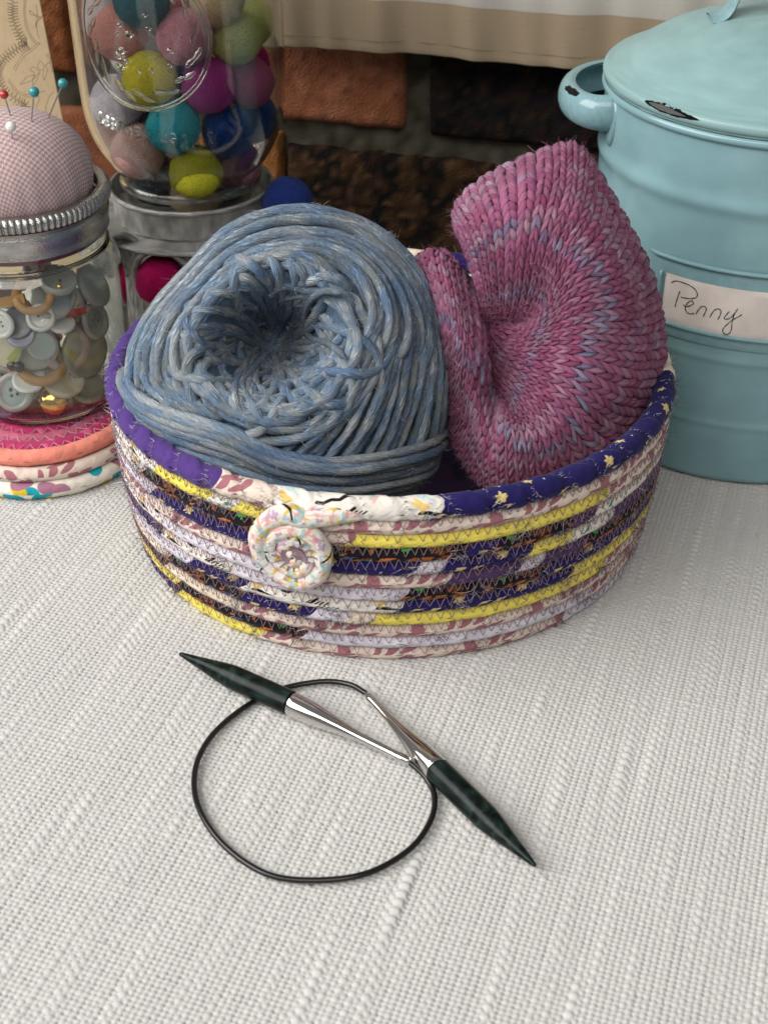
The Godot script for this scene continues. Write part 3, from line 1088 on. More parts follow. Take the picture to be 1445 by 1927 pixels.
func coasters() -> void:
	var defs := [
		["fabric_coaster", "lowest coiled fabric coaster, white with teal and mustard blobs, under the button jar", 0.0458, 0.0040, 0.0038, "dots", ["dots", "M", "dots", "C", "T"], Vector3(-0.1545, 0.0, -0.5382)],
		["fabric_coaster", "middle coiled fabric coaster, cream with a mauve leaf print, between the other two", 0.0450, 0.0108, 0.0033, "M", ["M", "C", "M", "peach", "M"], Vector3(-0.1550, 0.0, -0.5400)],
		["fabric_coaster", "top coiled fabric coaster with coral pink edge and magenta rings under the button jar", 0.0438, 0.0172, 0.0036, "coral", ["coral", "magenta", "pinkmix", "magenta", "pinkmix"], Vector3(-0.1555, 0.0, -0.5420)],
	]
	var n := 0
	for d in defs:
		n += 1
		var o := thing(d[0], d[1], "coaster", d[7], "stack of coiled fabric coasters")
		var rho: float = d[4]
		var R: float = d[2] - rho
		for k in 6:
			var keys: Array = d[6]
			if R - k * rho * 1.85 < 0.006: break
			var ring := cord_ring(R - k * rho * 1.85, 1.0, d[3], rho if k == 0 else rho * 0.95, -180, 180, 0.021, 0.09, n * 31 + k, 14, 1.0)
			var p := put(o, "coil", ring, fabric(keys[k % keys.size()]))
			if k > 0 and n == 3:
				var z := MB.new()
				var w := 0.0
				var up := 1.0
				var rk: float = R - (k - 0.5) * rho * 1.85
				var last := Vector3.ZERO
				while w < TAU:
					var q := Vector3(sin(w) * (rk + up * 0.0022), d[3] + rho * 0.86, cos(w) * (rk + up * 0.0022))
					if last != Vector3.ZERO: z.tube(PackedVector3Array([last, (last + q) * 0.5 - Vector3(0, 0.0004, 0), q]), PackedFloat32Array([0.00018]), 4)
					last = q
					up = -up
					w += 0.0026 / rk
				put(p, "stitching", z, mat(lin(0.45, 0.33, 0.34), 0.8))
		var fr := MB.new()
		for k in 60:
			var w := rr(-1.2, 2.2)
			var q := Vector3(sin(w), 0, cos(w)) * (R + rho * 0.7) + Vector3(0, d[3] + rho * rr(-0.2, 0.8), 0)
			hair(fr, q, Vector3(sin(w), rr(-0.6, 0.9), cos(w)) + Vector3(rr(-1, 1), 0, rr(-1, 1)) * 0.8, rr(0.001, 0.0035), 0.00009, Color(0.6, 0.5, 0.48), 1.0)
		var fm := mat(lin(0.66, 0.52, 0.50), 0.9)
		put(o, "frayed_threads", fr, fm)

# ---------------------------------------------------------------- buttons
var button_meshes := {}

func button_mesh(kind: String) -> ArrayMesh:
	if button_meshes.has(kind): return button_meshes[kind]
	var b := MB.new()
	if kind == "ring":
		b.lathe(PackedVector2Array(circle_prof(0.0052, 0.0014, 0.0013)), 28)
	elif kind == "dome":
		var pr := PackedVector2Array([Vector2(0.0062, -0.0012)])
		for k in 13:
			var a := PI / 2 * k / 12.0
			pr.append(Vector2(0.0064 * cos(a), 0.0046 * sin(a)))
		b.lathe(pr, 36)
		for k in b.v.size():
			var w := sin(b.v[k].x * 3400.0)
			b.v[k] *= 1.0 + 0.07 * w
		b.lathe(PackedVector2Array([Vector2(0.0, -0.0012), Vector2(0.0062, -0.0012)]), 24)
	elif kind == "bead":
		b.ball(Vector3(0.0024, 0.0022, 0.0024), Vector3.ZERO, 16, 10)
	elif kind == "bar":
		b.box(Vector3(0.011, 0.0018, 0.0032))
	elif kind == "plain":
		b.lathe(PackedVector2Array([Vector2(0, -0.0011), Vector2(0.0058, -0.0011), Vector2(0.0064, -0.0006), Vector2(0.0065, 0.0002), Vector2(0.0061, 0.0009), Vector2(0.0050, 0.0010), Vector2(0.0035, 0.0006), Vector2(0.0, 0.0004)]), 32)
	else:
		var holes := 4 if kind == "four" else 2
		var rin := 0.0040
		var hc := 0.0013 if holes == 4 else 0.0012
		var hr := 0.00062
		# rim, side and back, then the sunken face cut round its holes
		b.lathe(PackedVector2Array([Vector2(rin, -0.0010), Vector2(0.0055, -0.0011), Vector2(0.0062, -0.0006), Vector2(0.0063, 0.0002), Vector2(0.0059, 0.0010), Vector2(0.0052, 0.0012), Vector2(0.0046, 0.0010), Vector2(rin, 0.0003)]), 36)
		for side in [1.0, -1.0]:
			var y := 0.0003 if side > 0 else -0.0010
			for k in holes:
				var a := TAU * (k + 0.5) / holes
				var sec := PI / holes
				var c := Vector2(cos(a), sin(a)) * hc
				var M := 24
				var P := PackedVector3Array()
				for i in M + 1:
					var w := TAU * i / M
					var d := Vector2(cos(w), sin(w))
					# reach from the hole to the edge of its sector
					var t0 := 1.0
					var bb := c.dot(d)
					t0 = -bb + sqrt(bb * bb - c.dot(c) + rin * rin)
					for e in [a - sec, a + sec]:
						var nr := Vector2(-sin(e), cos(e))
						var den := d.dot(nr)
						if absf(den) > 1e-6:
							var tt := -c.dot(nr) / den
							if tt > 0: t0 = minf(t0, tt)
					var p0 := c + d * hr
					var p1 := c + d * t0
					P.append(Vector3(p0.x, y, p0.y))
					P.append(Vector3(p1.x, y, p1.y))
				b.grid(P, M + 1, 2, true, false, side)
				if side > 0:
					var H := PackedVector3Array()
					for i in M + 1:
						var w := TAU * i / M
						var p0 := c + Vector2(cos(w), sin(w)) * hr
						H.append(Vector3(p0.x, -0.0010, p0.y))
						H.append(Vector3(p0.x, 0.0003, p0.y))
					b.grid(H, M + 1, 2, true, false, 1.0)
	button_meshes[kind] = b.mesh()
	return button_meshes[kind]

func circle_prof(R: float, r: float, r2: float) -> Array:
	var a := []
	for k in 15:
		var w := -PI / 2 + TAU * k / 14.0
		a.append(Vector2(R + r * cos(w), r2 * sin(w)))
	return a

const JAR := Vector3(-0.155, 0.0, -0.556)

func button_jar() -> void:
	var o := thing("button_jar", "small glass screw-top jar of mixed buttons with a gingham pincushion lid", "jar", JAR)
	var g := glass(Color(0.96, 0.975, 0.96))
	# glass wall
	var outer := [[0.0, 0.0222], [0.026, 0.0218], [0.0315, 0.0212], [0.0350, 0.0225], [0.0378, 0.0258], [0.0392, 0.031], [0.0398, 0.040], [0.0402, 0.055], [0.0408, 0.070], [0.0406, 0.078], [0.0398, 0.084], [0.0382, 0.0885], [0.0366, 0.0908], [0.0358, 0.0920], [0.0362, 0.0932], [0.0356, 0.0944], [0.0345, 0.096], [0.0345, 0.113]]
	var pr := []
	for q in outer: pr.append(Vector2(q[0], q[1]))
	var sm := PackedVector2Array()
	for k in 91: sm.append(cat(pr, k / 90.0))
	var n := sm.size()
	for k in range(n - 1, -1, -1):
		var q := sm[k]
		if k < 8: continue
		var p0 := sm[maxi(k - 1, 0)]
		var p1 := sm[mini(k + 1, n - 1)]
		var d := (p1 - p0).normalized()
		var nn := Vector2(-d.y, d.x)
		var z := q + nn * 0.0021
		z.y = maxf(z.y, 0.0255)
		sm.append(Vector2(maxf(z.x, 0.0), z.y))
	sm.append(Vector2(0.0, 0.0250))
	var b := MB.new()
	b.lathe(sm, 96)
	put(o, "glass_wall", b, g)
	# screw band with its knurled edge
	var metal := mat(lin(0.52, 0.51, 0.49), 0.27, 1.0, T.mottle, T.fine, 0.008, Vector3(4, 1, 1))
	b = MB.new()
	var band := [[0.0352, 0.0998], [0.0366, 0.0999], [0.0370, 0.1008], [0.0366, 0.1018], [0.0369, 0.1035], [0.0374, 0.1065], [0.0378, 0.1090], [0.0373, 0.1098], [0.0373, 0.1110], [0.0379, 0.1117], [0.0382, 0.1124]]
	var bp := PackedVector2Array()
	for q in band: bp.append(Vector2(q[0], q[1]))
	b.lathe(bp, 120)
	var K := PackedVector3Array()
	var kn := [[0.0376, 0.1124, 0.0], [0.0384, 0.1132, 1.0], [0.0388, 0.1150, 1.0], [0.0388, 0.1168, 1.0], [0.0382, 0.1182, 0.6], [0.0372, 0.1190, 0.0], [0.0345, 0.1191, 0.0], [0.0338, 0.1185, 0.0]]
	for i in 721:
		var w := TAU * i / 720.0
		for q in kn:
			var r: float = q[0] + q[2] * 0.00055 * (pow(absf(sin(w * 45.0)), 0.7) * 2.0 - 1.0)
			K.append(Vector3(r * sin(w), q[1], r * cos(w)))
	b.grid(K, 721, 8, true, false, 1.0)
	put(o, "screw_band", b, metal)
	# the magenta cloth that shows under the lid
	b = MB.new()
	b.lathe(PackedVector2Array([Vector2(0, 0.0958), Vector2(0.030, 0.0958), Vector2(0.0318, 0.0966), Vector2(0.0318, 0.102), Vector2(0, 0.102)]), 60)
	put(o, "cloth_lining", b, mat(lin(0.36, 0.05, 0.16), 0.9))
	# gingham cushion
	var S := 256
	var im := Image.create_empty(S, S, false, Image.FORMAT_RGB8)
	for y in S:
		for x in S:
			var a := 1 if (x / 8) % 2 == 0 else 0
			var c := 1 if (y / 8) % 2 == 0 else 0
			var th := 0.04 * (sin(x * PI * 0.5) * sin(y * PI * 0.5))
			var q := [Color(0.78, 0.725, 0.70), Color(0.71, 0.615, 0.62), Color(0.63, 0.505, 0.53)][a + c] as Color
			im.set_pixel(x, y, Color(q.r + th, q.g + th, q.b + th))
	var P := PackedVector3Array()
	var UV := PackedVector2Array()
	var f := FastNoiseLite.new()
	f.seed = 5
	f.frequency = 60
	for i in 97:
		var w := TAU * i / 96.0
		for j in 41:
			var s := j / 40.0
			var a := -0.35 + (PI / 2 + 0.35) * s
			var r := 0.0328 * pow(maxf(cos(a), 0), 0.86)
			var y := 0.1235 + 0.0262 * sin(a)
			var k := 1.0 + 0.012 * sin(w * 26.0 + 2.0 * sin(w * 3.0)) * pow(1.0 - s, 2.0) + 0.015 * f.get_noise_3d(r * sin(w), y, r * cos(w))
			P.append(Vector3(r * k * sin(w), y, r * k * cos(w)))
			# cloth gathered from the middle outwards
			var dist := (a0_len(s)) * 0.046
			UV.append(Vector2(sin(w + 0.35), cos(w + 0.35)) * dist / 0.026 + Vector2(0.5, 0.5))
	b = MB.new()
	b.grid(P, 97, 41, true, false, 1.0, 1, 1, PackedColorArray(), UV)
	var cm := mat(Color.WHITE, 0.95, 0, ImageTexture.create_from_image(im), T.fine, 0.02, Vector3.ONE)
	cm.metallic_specular = 0.15
	cm.rim_enabled = true
	cm.rim = 0.25
	put(o, "pincushion", b, cm)
	# pins
	var pins := [
		["red pearl-headed pin standing in the pincushion", Vector3(-151.6, 148.7, -553.0), Vector3(-153.1, 158.3, -553.0), lin(0.42, 0.01, 0.015), 0.0018],
		["teal pearl-headed pin standing upright in the middle of the pincushion", Vector3(-143.4, 146.6, -550.7), Vector3(-139.7, 160.8, -548.7), lin(0.012, 0.24, 0.28), 0.0021],
		["teal pearl-headed pin leaning right, nearest the ball jar", Vector3(-138.9, 145.0, -558.4), Vector3(-130.0, 161.1, -558.4), lin(0.012, 0.24, 0.28), 0.0020],
		["white pearl-headed pin pushed low into the pincushion", Vector3(-148.6, 143.7, -538.6), Vector3(-147.3, 151.6, -534.6), lin(0.75, 0.74, 0.72), 0.0021],
	]
	var steel := mat(lin(0.55, 0.54, 0.52), 0.25, 1.0)
	for q in pins:
		var at: Vector3 = q[1] * 0.001
		var hd: Vector3 = (q[2] - q[1]) * 0.001
		var t := thing("pin", q[0], "pin", at, "pearl-headed pins in the pincushion")
		b = MB.new()
		b.tube(PackedVector3Array([-hd * 0.35, hd]), PackedFloat32Array([0.00033]), 8)
		put(t, "shaft", b, steel)
		b = MB.new()
		b.ball(Vector3.ONE * q[4], hd, 24, 16)
		var hm := mat(q[3], 0.16)
		hm.clearcoat_enabled = true
		hm.clearcoat = 0.8
		put(t, "pearl_head", b, hm)
	buttons()

func a0_len(s: float) -> float:
	return 1.0 - s

func buttons() -> void:
	var white := mat(lin(0.80, 0.79, 0.785), 0.18)
	var clear := mat(lin(0.42, 0.46, 0.46), 0.12)
	clear.subsurf_scatter_enabled = true
	clear.subsurf_scatter_strength = 0.4
	var cream := mat(lin(0.62, 0.55, 0.40), 0.3)
	var mats := {"white": white, "clear": clear, "cream": cream, "navy": mat(lin(0.035, 0.035, 0.07), 0.25), "grey": mat(lin(0.40, 0.40, 0.37), 0.15), "olive": mat(lin(0.36, 0.36, 0.28), 0.25), "tan": mat(lin(0.46, 0.25, 0.09), 0.4), "red": mat(lin(0.50, 0.015, 0.02), 0.3), "mauve": mat(lin(0.42, 0.32, 0.31), 0.3), "gold": mat(lin(0.78, 0.52, 0.16), 0.18, 1.0), "black": mat(lin(0.01, 0.01, 0.013), 0.12), "lime": mat(lin(0.42, 0.46, 0.10), 0.4), "plum": mat(lin(0.10, 0.04, 0.10), 0.3), "purple": mat(lin(0.30, 0.28, 0.40), 0.25)}
	# kind, colour, degrees, height mm, radius mm, scale, lean, roll, label
	var list := [
		["four", "white", -10.0, 71.5, 35.0, 0.98, 10.0, 0.0, "glossy white button with four holes, front left in the jar"],
		["plain", "navy", 0.5, 70.0, 31.5, 1.10, 35.0, 0.0, "dark navy button standing on edge behind the white one"],
		["two", "white", 18.0, 73.0, 33.0, 0.95, 38.0, 20.0, "white pearly button with two holes, tilted upwards"],
		["ring", "tan", 15.5, 82.0, 32.0, 1.35, 55.0, 40.0, "tan wooden ring leaning above the white buttons"],
		["bar", "tan", -2.0, 81.0, 33.0, 1.2, 10.0, -12.0, "tan wooden toggle lying near the top"],
		["plain", "clear", 16.0, 60.5, 34.0, 0.95, 12.0, 0.0, "small pale blue glass button against the jar wall"],
		["plain", "grey", 9.0, 58.0, 31.0, 1.65, 10.0, 0.0, "large smoky button behind the pale blue one"],
		["bar", "red", 47.0, 70.5, 31.0, 0.85, 25.0, 10.0, "bright red oblong button below the shoulder"],
		["plain", "white", 33.0, 68.0, 31.5, 0.9, 70.0, -10.0, "white button seen from its edge under the red one"],
		["plain", "olive", 52.0, 50.0, 32.5, 1.85, 8.0, 0.0, "largest olive grey button standing against the jar wall"],
		["ring", "mauve", 36.0, 55.0, 31.0, 1.75, 15.0, 0.0, "mauve ring button between the smoky and olive ones"],
		["ring", "tan", 13.5, 49.0, 30.0, 1.7, 55.0, 0.0, "big tan ring low in the jar"],
		["plain", "cream", 29.0, 40.0, 31.0, 1.35, 55.0, 0.0, "cream yellow button below the tan ring"],
		["dome", "gold", 18.0, 31.5, 31.0, 1.0, 25.0, 0.0, "ribbed gold metal button on the jar bottom"],
		["four", "clear", -11.0, 37.0, 33.0, 1.4, 30.0, 0.0, "large clear button low at the left"],
		["bar", "lime", -3.5, 57.5, 33.5, 0.8, 15.0, -50.0, "lime green stick button slanting by the smoky one"],
		["plain", "cream", -13.0, 58.0, 32.5, 1.2, 12.0, 0.0, "cream button at the left edge below the white one"],
		["bead", "black", -7.0, 51.5, 34.0, 1.0, 0.0, 0.0, "left of two glossy black beads"],
		["bead", "black", -2.5, 51.0, 34.0, 1.0, 0.0, 0.0, "right of two glossy black beads"],
		["plain", "white", 2.0, 43.5, 32.0, 1.1, 65.0, 0.0, "thin white button lying nearly flat below the beads"],
		["plain", "olive", 47.0, 34.0, 31.0, 1.35, 50.0, 0.0, "dark olive button low at the right"],
		["two", "grey", 38.0, 86.0, 29.0, 1.3, 60.0, 0.0, "grey button lying under the jar shoulder"],
		["plain", "grey", 76.0, 76.0, 31.0, 1.5, 30.0, 0.0, "grey button against the right wall under the shoulder"],
		["bead", "gold", 35.0, 85.0, 33.0, 0.5, 0.0, 0.0, "tiny gold bead near the top"],
		["plain", "purple", 2.5, 66.5, 33.5, 0.95, 45.0, 0.0, "lilac button tucked below the navy one"],
		["plain", "plum", -22.0, 30.0, 30.0, 1.4, 60.0, 0.0, "plum button on the bottom at the left"],
		["four", "grey", 66.0, 62.0, 32.0, 1.3, 15.0, 0.0, "smoky button with four holes near the right wall"],
		["plain", "clear", 30.0, 77.0, 29.0, 1.3, 50.0, 0.0, "clear button behind the white edge-on one"],
	]
	for q in list:
		var d := deg_to_rad(q[2])
		var dir := Vector3(sin(d), 0, cos(d))
		var side := Vector3(cos(d), 0, -sin(d))
		var nrm := dir.rotated(side, -deg_to_rad(q[6]))
		if q[0] == "bar": nrm = dir
		var B := Basis(side, nrm, side.cross(nrm))
		if q[0] == "bar": B = B.rotated(dir, deg_to_rad(-q[7])).rotated(side, -deg_to_rad(q[6]))
		else: B = B.rotated(nrm, deg_to_rad(q[7] + 20.0))
		var r: float = q[4] - maxf(q[5] - 1.0, 0.0) * 3.5
		var m := part(self, "bead" if q[0] == "bead" else "button", button_mesh(q[0]), mats[q[1]], JAR + dir * r * 0.001 + Vector3(0, q[3] * 0.001, 0))
		m.basis = B.scaled(Vector3.ONE * q[5]) if q[0] == "bead" else B * Basis.from_scale(Vector3.ONE * float(q[5]))
		tag(m, q[8], "bead" if q[0] == "bead" else "button", "buttons in the glass jar")
	# the buttons deeper in the jar
	var cols := ["grey", "white", "clear", "cream", "mauve", "navy", "white", "tan", "white", "olive", "gold", "cream", "red", "purple", "black"]
	for k in 64:
		var d := rr(-PI, PI)
		var r := sqrt(rr(0.0, 1.0)) * 0.0275
		var y := 0.028 + 0.056 * (k + rr(0, 1)) / 64.0
		var m := part(self, "button", button_mesh(["plain", "four", "two"][k % 3]), mats[cols[k % 15]], JAR + Vector3(sin(d) * r, y, cos(d) * r))
		var B := Basis(Vector3(rr(-1, 1), rr(-1, 1), rr(-1, 1)).normalized(), rr(0, 3.0))
		m.basis = B * Basis.from_scale(Vector3.ONE * rr(0.7, 1.15))
		tag(m, {"grey": "smoky grey", "olive": "olive green", "clear": "milky clear", "navy": "navy blue", "tan": "tan brown", "gold": "gold metal"}.get(cols[k % 15], cols[k % 15]) + " button deep among the others in the glass jar", "button", "buttons in the glass jar")

# ---------------------------------------------------------------- jar of felt balls on its metal base
const DIS := Vector3(-0.094, 0.0, -0.645)

func felt_mesh(sd: int) -> ArrayMesh:
	var f := FastNoiseLite.new()
	f.seed = sd
	f.frequency = 90.0
	f.fractal_octaves = 3
	var b := MB.new()
	b.ball(Vector3.ONE * 0.0121, Vector3.ZERO, 40, 24)
	for k in b.v.size():
		var q := b.v[k]
		b.v[k] = q * (1.0 + 0.05 * f.get_noise_3dv(q) + 0.022 * f.get_noise_3dv(q * 4.0))
	return b.mesh()

func fuzz_mesh(n: int, r: float, l: float, w: float) -> ArrayMesh:
	var b := MB.new()
	for k in n:
		var d := Vector3(rng.randfn(), rng.randfn(), rng.randfn()).normalized()
		var t := d.cross(Vector3(rr(-1, 1), rr(-1, 1), rr(-1, 1))).normalized()
		hair(b, d * r * 0.985, d * 0.45 + t, rr(0.4, 1.0) * l, w, Color.WHITE, 1.0)
	b.c.clear()
	return b.mesh()

func ball_dispenser() -> void:
	var o := thing("ball_dispenser", "upturned glass jar with embossed lettering on a round galvanised metal base", "dispenser", DIS)
	var g := glass(Color(0.975, 0.98, 0.965))
	var outer := [[0.0312, 0.0765], [0.0316, 0.0850], [0.0336, 0.0868], [0.0343, 0.0885], [0.0338, 0.0902], [0.0330, 0.0915], [0.0345, 0.0945], [0.0385, 0.1000], [0.0425, 0.1070], [0.0455, 0.1150], [0.0472, 0.1240], [0.0478, 0.1350], [0.0480, 0.1500], [0.0482, 0.1900], [0.0479, 0.2050], [0.0450, 0.2125], [0.030, 0.2150], [0.012, 0.2155], [0.0, 0.2155]]
	var pr := []
	for q in outer: pr.append(Vector2(q[0], q[1]))
	var sm := PackedVector2Array([Vector2(0.0290, 0.0765)])
	for k in 101: sm.append(cat(pr, k / 100.0))
	sm[sm.size() - 1] = Vector2(0, 0.2155)
	for k in range(101, 0, -1):
		var q := sm[k]
		var d := (sm[mini(k + 1, 101)] - sm[maxi(k - 1, 1)]).normalized()
		var z := q + Vector2(-d.y, d.x) * 0.0022
		sm.append(Vector2(maxf(z.x, 0.0), minf(z.y, 0.2133)))
	var b := MB.new()
	b.lathe(sm, 112)
	var wall := put(o, "glass_jar", b, g)
	# embossed round medallion, its leaves, and the lettering upside down below it
	var R := 0.0481
	var surf := func(a: float, h: float, up: float) -> Vector3:
		return Vector3((R + up) * sin(a), h, (R + up) * cos(a))
	b = MB.new()
	var P := PackedVector3Array()
	for k in 97:
		var w := TAU * k / 96.0
		P.append(surf.call(deg_to_rad(-12.5) + 0.0305 * cos(w) / R, 0.1672 + 0.0298 * sin(w), 0.0003))
	b.tube(P, PackedFloat32Array([0.0011]), 12, PackedColorArray(), 1, 1, true)
	put(wall, "embossed_ring", b, g)
	b = MB.new()
	for k in 30:
		var w := TAU * k / 30.0 + rr(-0.06, 0.06)
		var rad := 0.0235 + 0.0022 * (k % 2)
		var c: Vector3 = surf.call(deg_to_rad(-12.5) + rad * cos(w) / R, 0.1672 + rad * sin(w), 0.0001)
		var nrm := Vector3(c.x, 0, c.z).normalized()
		var side := Vector3.UP.cross(nrm)
		var dir := (side * cos(w + 1.2) + Vector3.UP * sin(w + 1.2))
		b.tube(PackedVector3Array([c - dir * 0.0035, c - dir * 0.002, c, c + dir * 0.002, c + dir * 0.0035]), PackedFloat32Array([0.0001, 0.0009, 0.0012, 0.0008, 0.0001]), 8)
	for k in 16:
		var c: Vector3 = surf.call(deg_to_rad(-12.5) + rr(-0.012, 0.014) / R, 0.1672 + rr(-0.014, 0.012), 0.0001)
		b.ball(Vector3.ONE * rr(0.0008, 0.0017), c, 12, 8)
	put(wall, "embossed_leaves", b, g)
	var tm := TextMesh.new()
	var font := SystemFont.new()
	font.font_names = PackedStringArray(["Droid Sans"])
	tm.font = font
	tm.text = "golden harvest"
	tm.font_size = 32
	tm.pixel_size = 0.00027
	tm.depth = 0.0011
	tm.curve_step = 2.0
	var arr := tm.get_mesh_arrays() if tm.get_surface_count() == 0 else tm.surface_get_arrays(0)
	var vv: PackedVector3Array = arr[Mesh.ARRAY_VERTEX]
	var nv: PackedVector3Array = arr[Mesh.ARRAY_NORMAL]
	for k in vv.size():
		# turned half way round, then bent to the glass
		var x := -vv[k].x
		var y := -vv[k].y
		var a := deg_to_rad(-10.5) + x / R
		vv[k] = Vector3((R + vv[k].z + 0.0002) * sin(a), 0.1248 - x * 0.14 + y, (R + vv[k].z + 0.0002) * cos(a))
		nv[k] = Vector3(-nv[k].x, -nv[k].y, nv[k].z).rotated(Vector3.UP, a)
	arr[Mesh.ARRAY_VERTEX] = vv
	arr[Mesh.ARRAY_NORMAL] = nv
	arr[Mesh.ARRAY_TANGENT] = null
	var lm := ArrayMesh.new()
	lm.add_surface_from_arrays(Mesh.PRIMITIVE_TRIANGLES, arr)
	part(wall, "embossed_lettering", lm, g)
	# metal collar
	var zinc := mat(lin(0.44, 0.435, 0.415), 0.5, 0.55, T.zinc, T.rough, 0.03, Vector3(2, 1, 1))
	b = MB.new()
	b.lathe(PackedVector2Array([Vector2(0.0372, 0.0700), Vector2(0.0380, 0.0706), Vector2(0.0384, 0.0720), Vector2(0.0388, 0.0825), Vector2(0.0396, 0.0834), Vector2(0.0401, 0.0842), Vector2(0.0401, 0.0850), Vector2(0.0396, 0.0857), Vector2(0.0388, 0.0857), Vector2(0.0380, 0.0850), Vector2(0.0370, 0.0780), Vector2(0.0330, 0.0772), Vector2(0.0, 0.0770)]), 96)
	put(o, "collar", b, zinc)
	# housing with round openings
	var holes := [[-12.5, 0.0553, 0.0146], [77.0, 0.0553, 0.0146], [-102.0, 0.0553, 0.0146]]
	var Rb := 0.0480
	b = MB.new()
	var NU := 300
	var NV := 60
	for side in [1.0, -1.0]:
		var rb := Rb if side > 0 else Rb - 0.0012
		var base := b.v.size()
		for i in NU + 1:
			var a := TAU * i / NU
			for j in NV + 1:
				var h := 0.002 + 0.066 * j / NV
				# slide points near an opening onto its edge
				var aa := a
				for q in holes:
					var dx := angle_difference(deg_to_rad(q[0]), a) * Rb
					var dy: float = h - q[1]
					var l := sqrt(dx * dx + dy * dy)
					if absf(l - q[2]) < 0.0009 and l > 0:
						aa = deg_to_rad(q[0]) + dx / l * q[2] / Rb
						h = q[1] + dy / l * q[2]
				b.v.append(Vector3(rb * sin(aa), h, rb * cos(aa)))
				b.n.append(Vector3(sin(aa), 0, cos(aa)) * side)
				b.t.append(Vector2(aa * 1.0, h * 16))
		for i in NU:
			for j in NV:
				var a := TAU * (i + 0.5) / NU
				var h := 0.002 + 0.066 * (j + 0.5) / NV
				var cut := false
				for q in holes:
					var dx := angle_difference(deg_to_rad(q[0]), a) * Rb
					if Vector2(dx, h - q[1]).length() < q[2]: cut = true
				if cut: continue
				var k := base + i * (NV + 1) + j
				if side > 0: b.ix.append_array(PackedInt32Array([k, k + 1, k + NV + 2, k, k + NV + 2, k + NV + 1]))
				else: b.ix.append_array(PackedInt32Array([k, k + NV + 2, k + 1, k, k + NV + 1, k + NV + 2]))
	var house := put(o, "housing", b, zinc)
	b = MB.new()
	b.lathe(PackedVector2Array([Vector2(0.0470, 0.0672), Vector2(0.0488, 0.0676), Vector2(0.0506, 0.0684), Vector2(0.0512, 0.0694), Vector2(0.0506, 0.0702), Vector2(0.0490, 0.0704), Vector2(0.0, 0.0702)]), 96)
	put(o, "top_plate", b, zinc)
	for q in holes:
		b = MB.new()
		P = PackedVector3Array()
		for k in 65:
			var w := TAU * k / 64.0
			var a: float = deg_to_rad(q[0]) + q[2] * cos(w) / Rb
			var h: float = q[1] + q[2] * sin(w)
			P.append(Vector3((Rb + 0.0004) * sin(a), h, (Rb + 0.0004) * cos(a)))
		b.tube(P, PackedFloat32Array([0.0015]), 12, PackedColorArray(), 6, 1, true)
		put(house, "rolled_rim", b, zinc)
	b = MB.new()
	b.lathe(PackedVector2Array([Vector2(0.0, 0.036), Vector2(0.0455, 0.036), Vector2(0.0465, 0.037), Vector2(0.0465, 0.0385), Vector2(0.0, 0.0375)]), 64)
	put(house, "inside_shelf", b, zinc)
	# loop at the side
	b = MB.new()
	P = PackedVector3Array()
	for k in 49:
		var w := TAU * k / 48.0
		P.append(Vector3(-0.0314 + 0.0092 * cos(w), 0.0644 + 0.0100 * sin(w), 0.0390 - 0.004 * cos(w)))
	b.tube(P, PackedFloat32Array([0.0017]), 12, PackedColorArray(), 6, 1, true)
	put(o, "side_loop", b, zinc)
	b = MB.new()
	P = PackedVector3Array()
	for i in 25:
		for j in 9:
			var w := TAU * i / 24.0
			var r := 0.0088 * j / 8.0
			P.append(Vector3(-0.0314 + r * cos(w), 0.0644 + r * 1.1 * sin(w), 0.0378 - 0.002 * cos(w) - 0.002 * (1.0 - r / 0.0088)))
	b.grid(P, 25, 9, true, false, -1.0)
	put(o, "loop_plate", b, zinc)
	# felt balls
	var meshes := [felt_mesh(1), felt_mesh(2), felt_mesh(3)]
	var fz := fuzz_mesh(800, 0.0121, 0.0036, 0.00006)
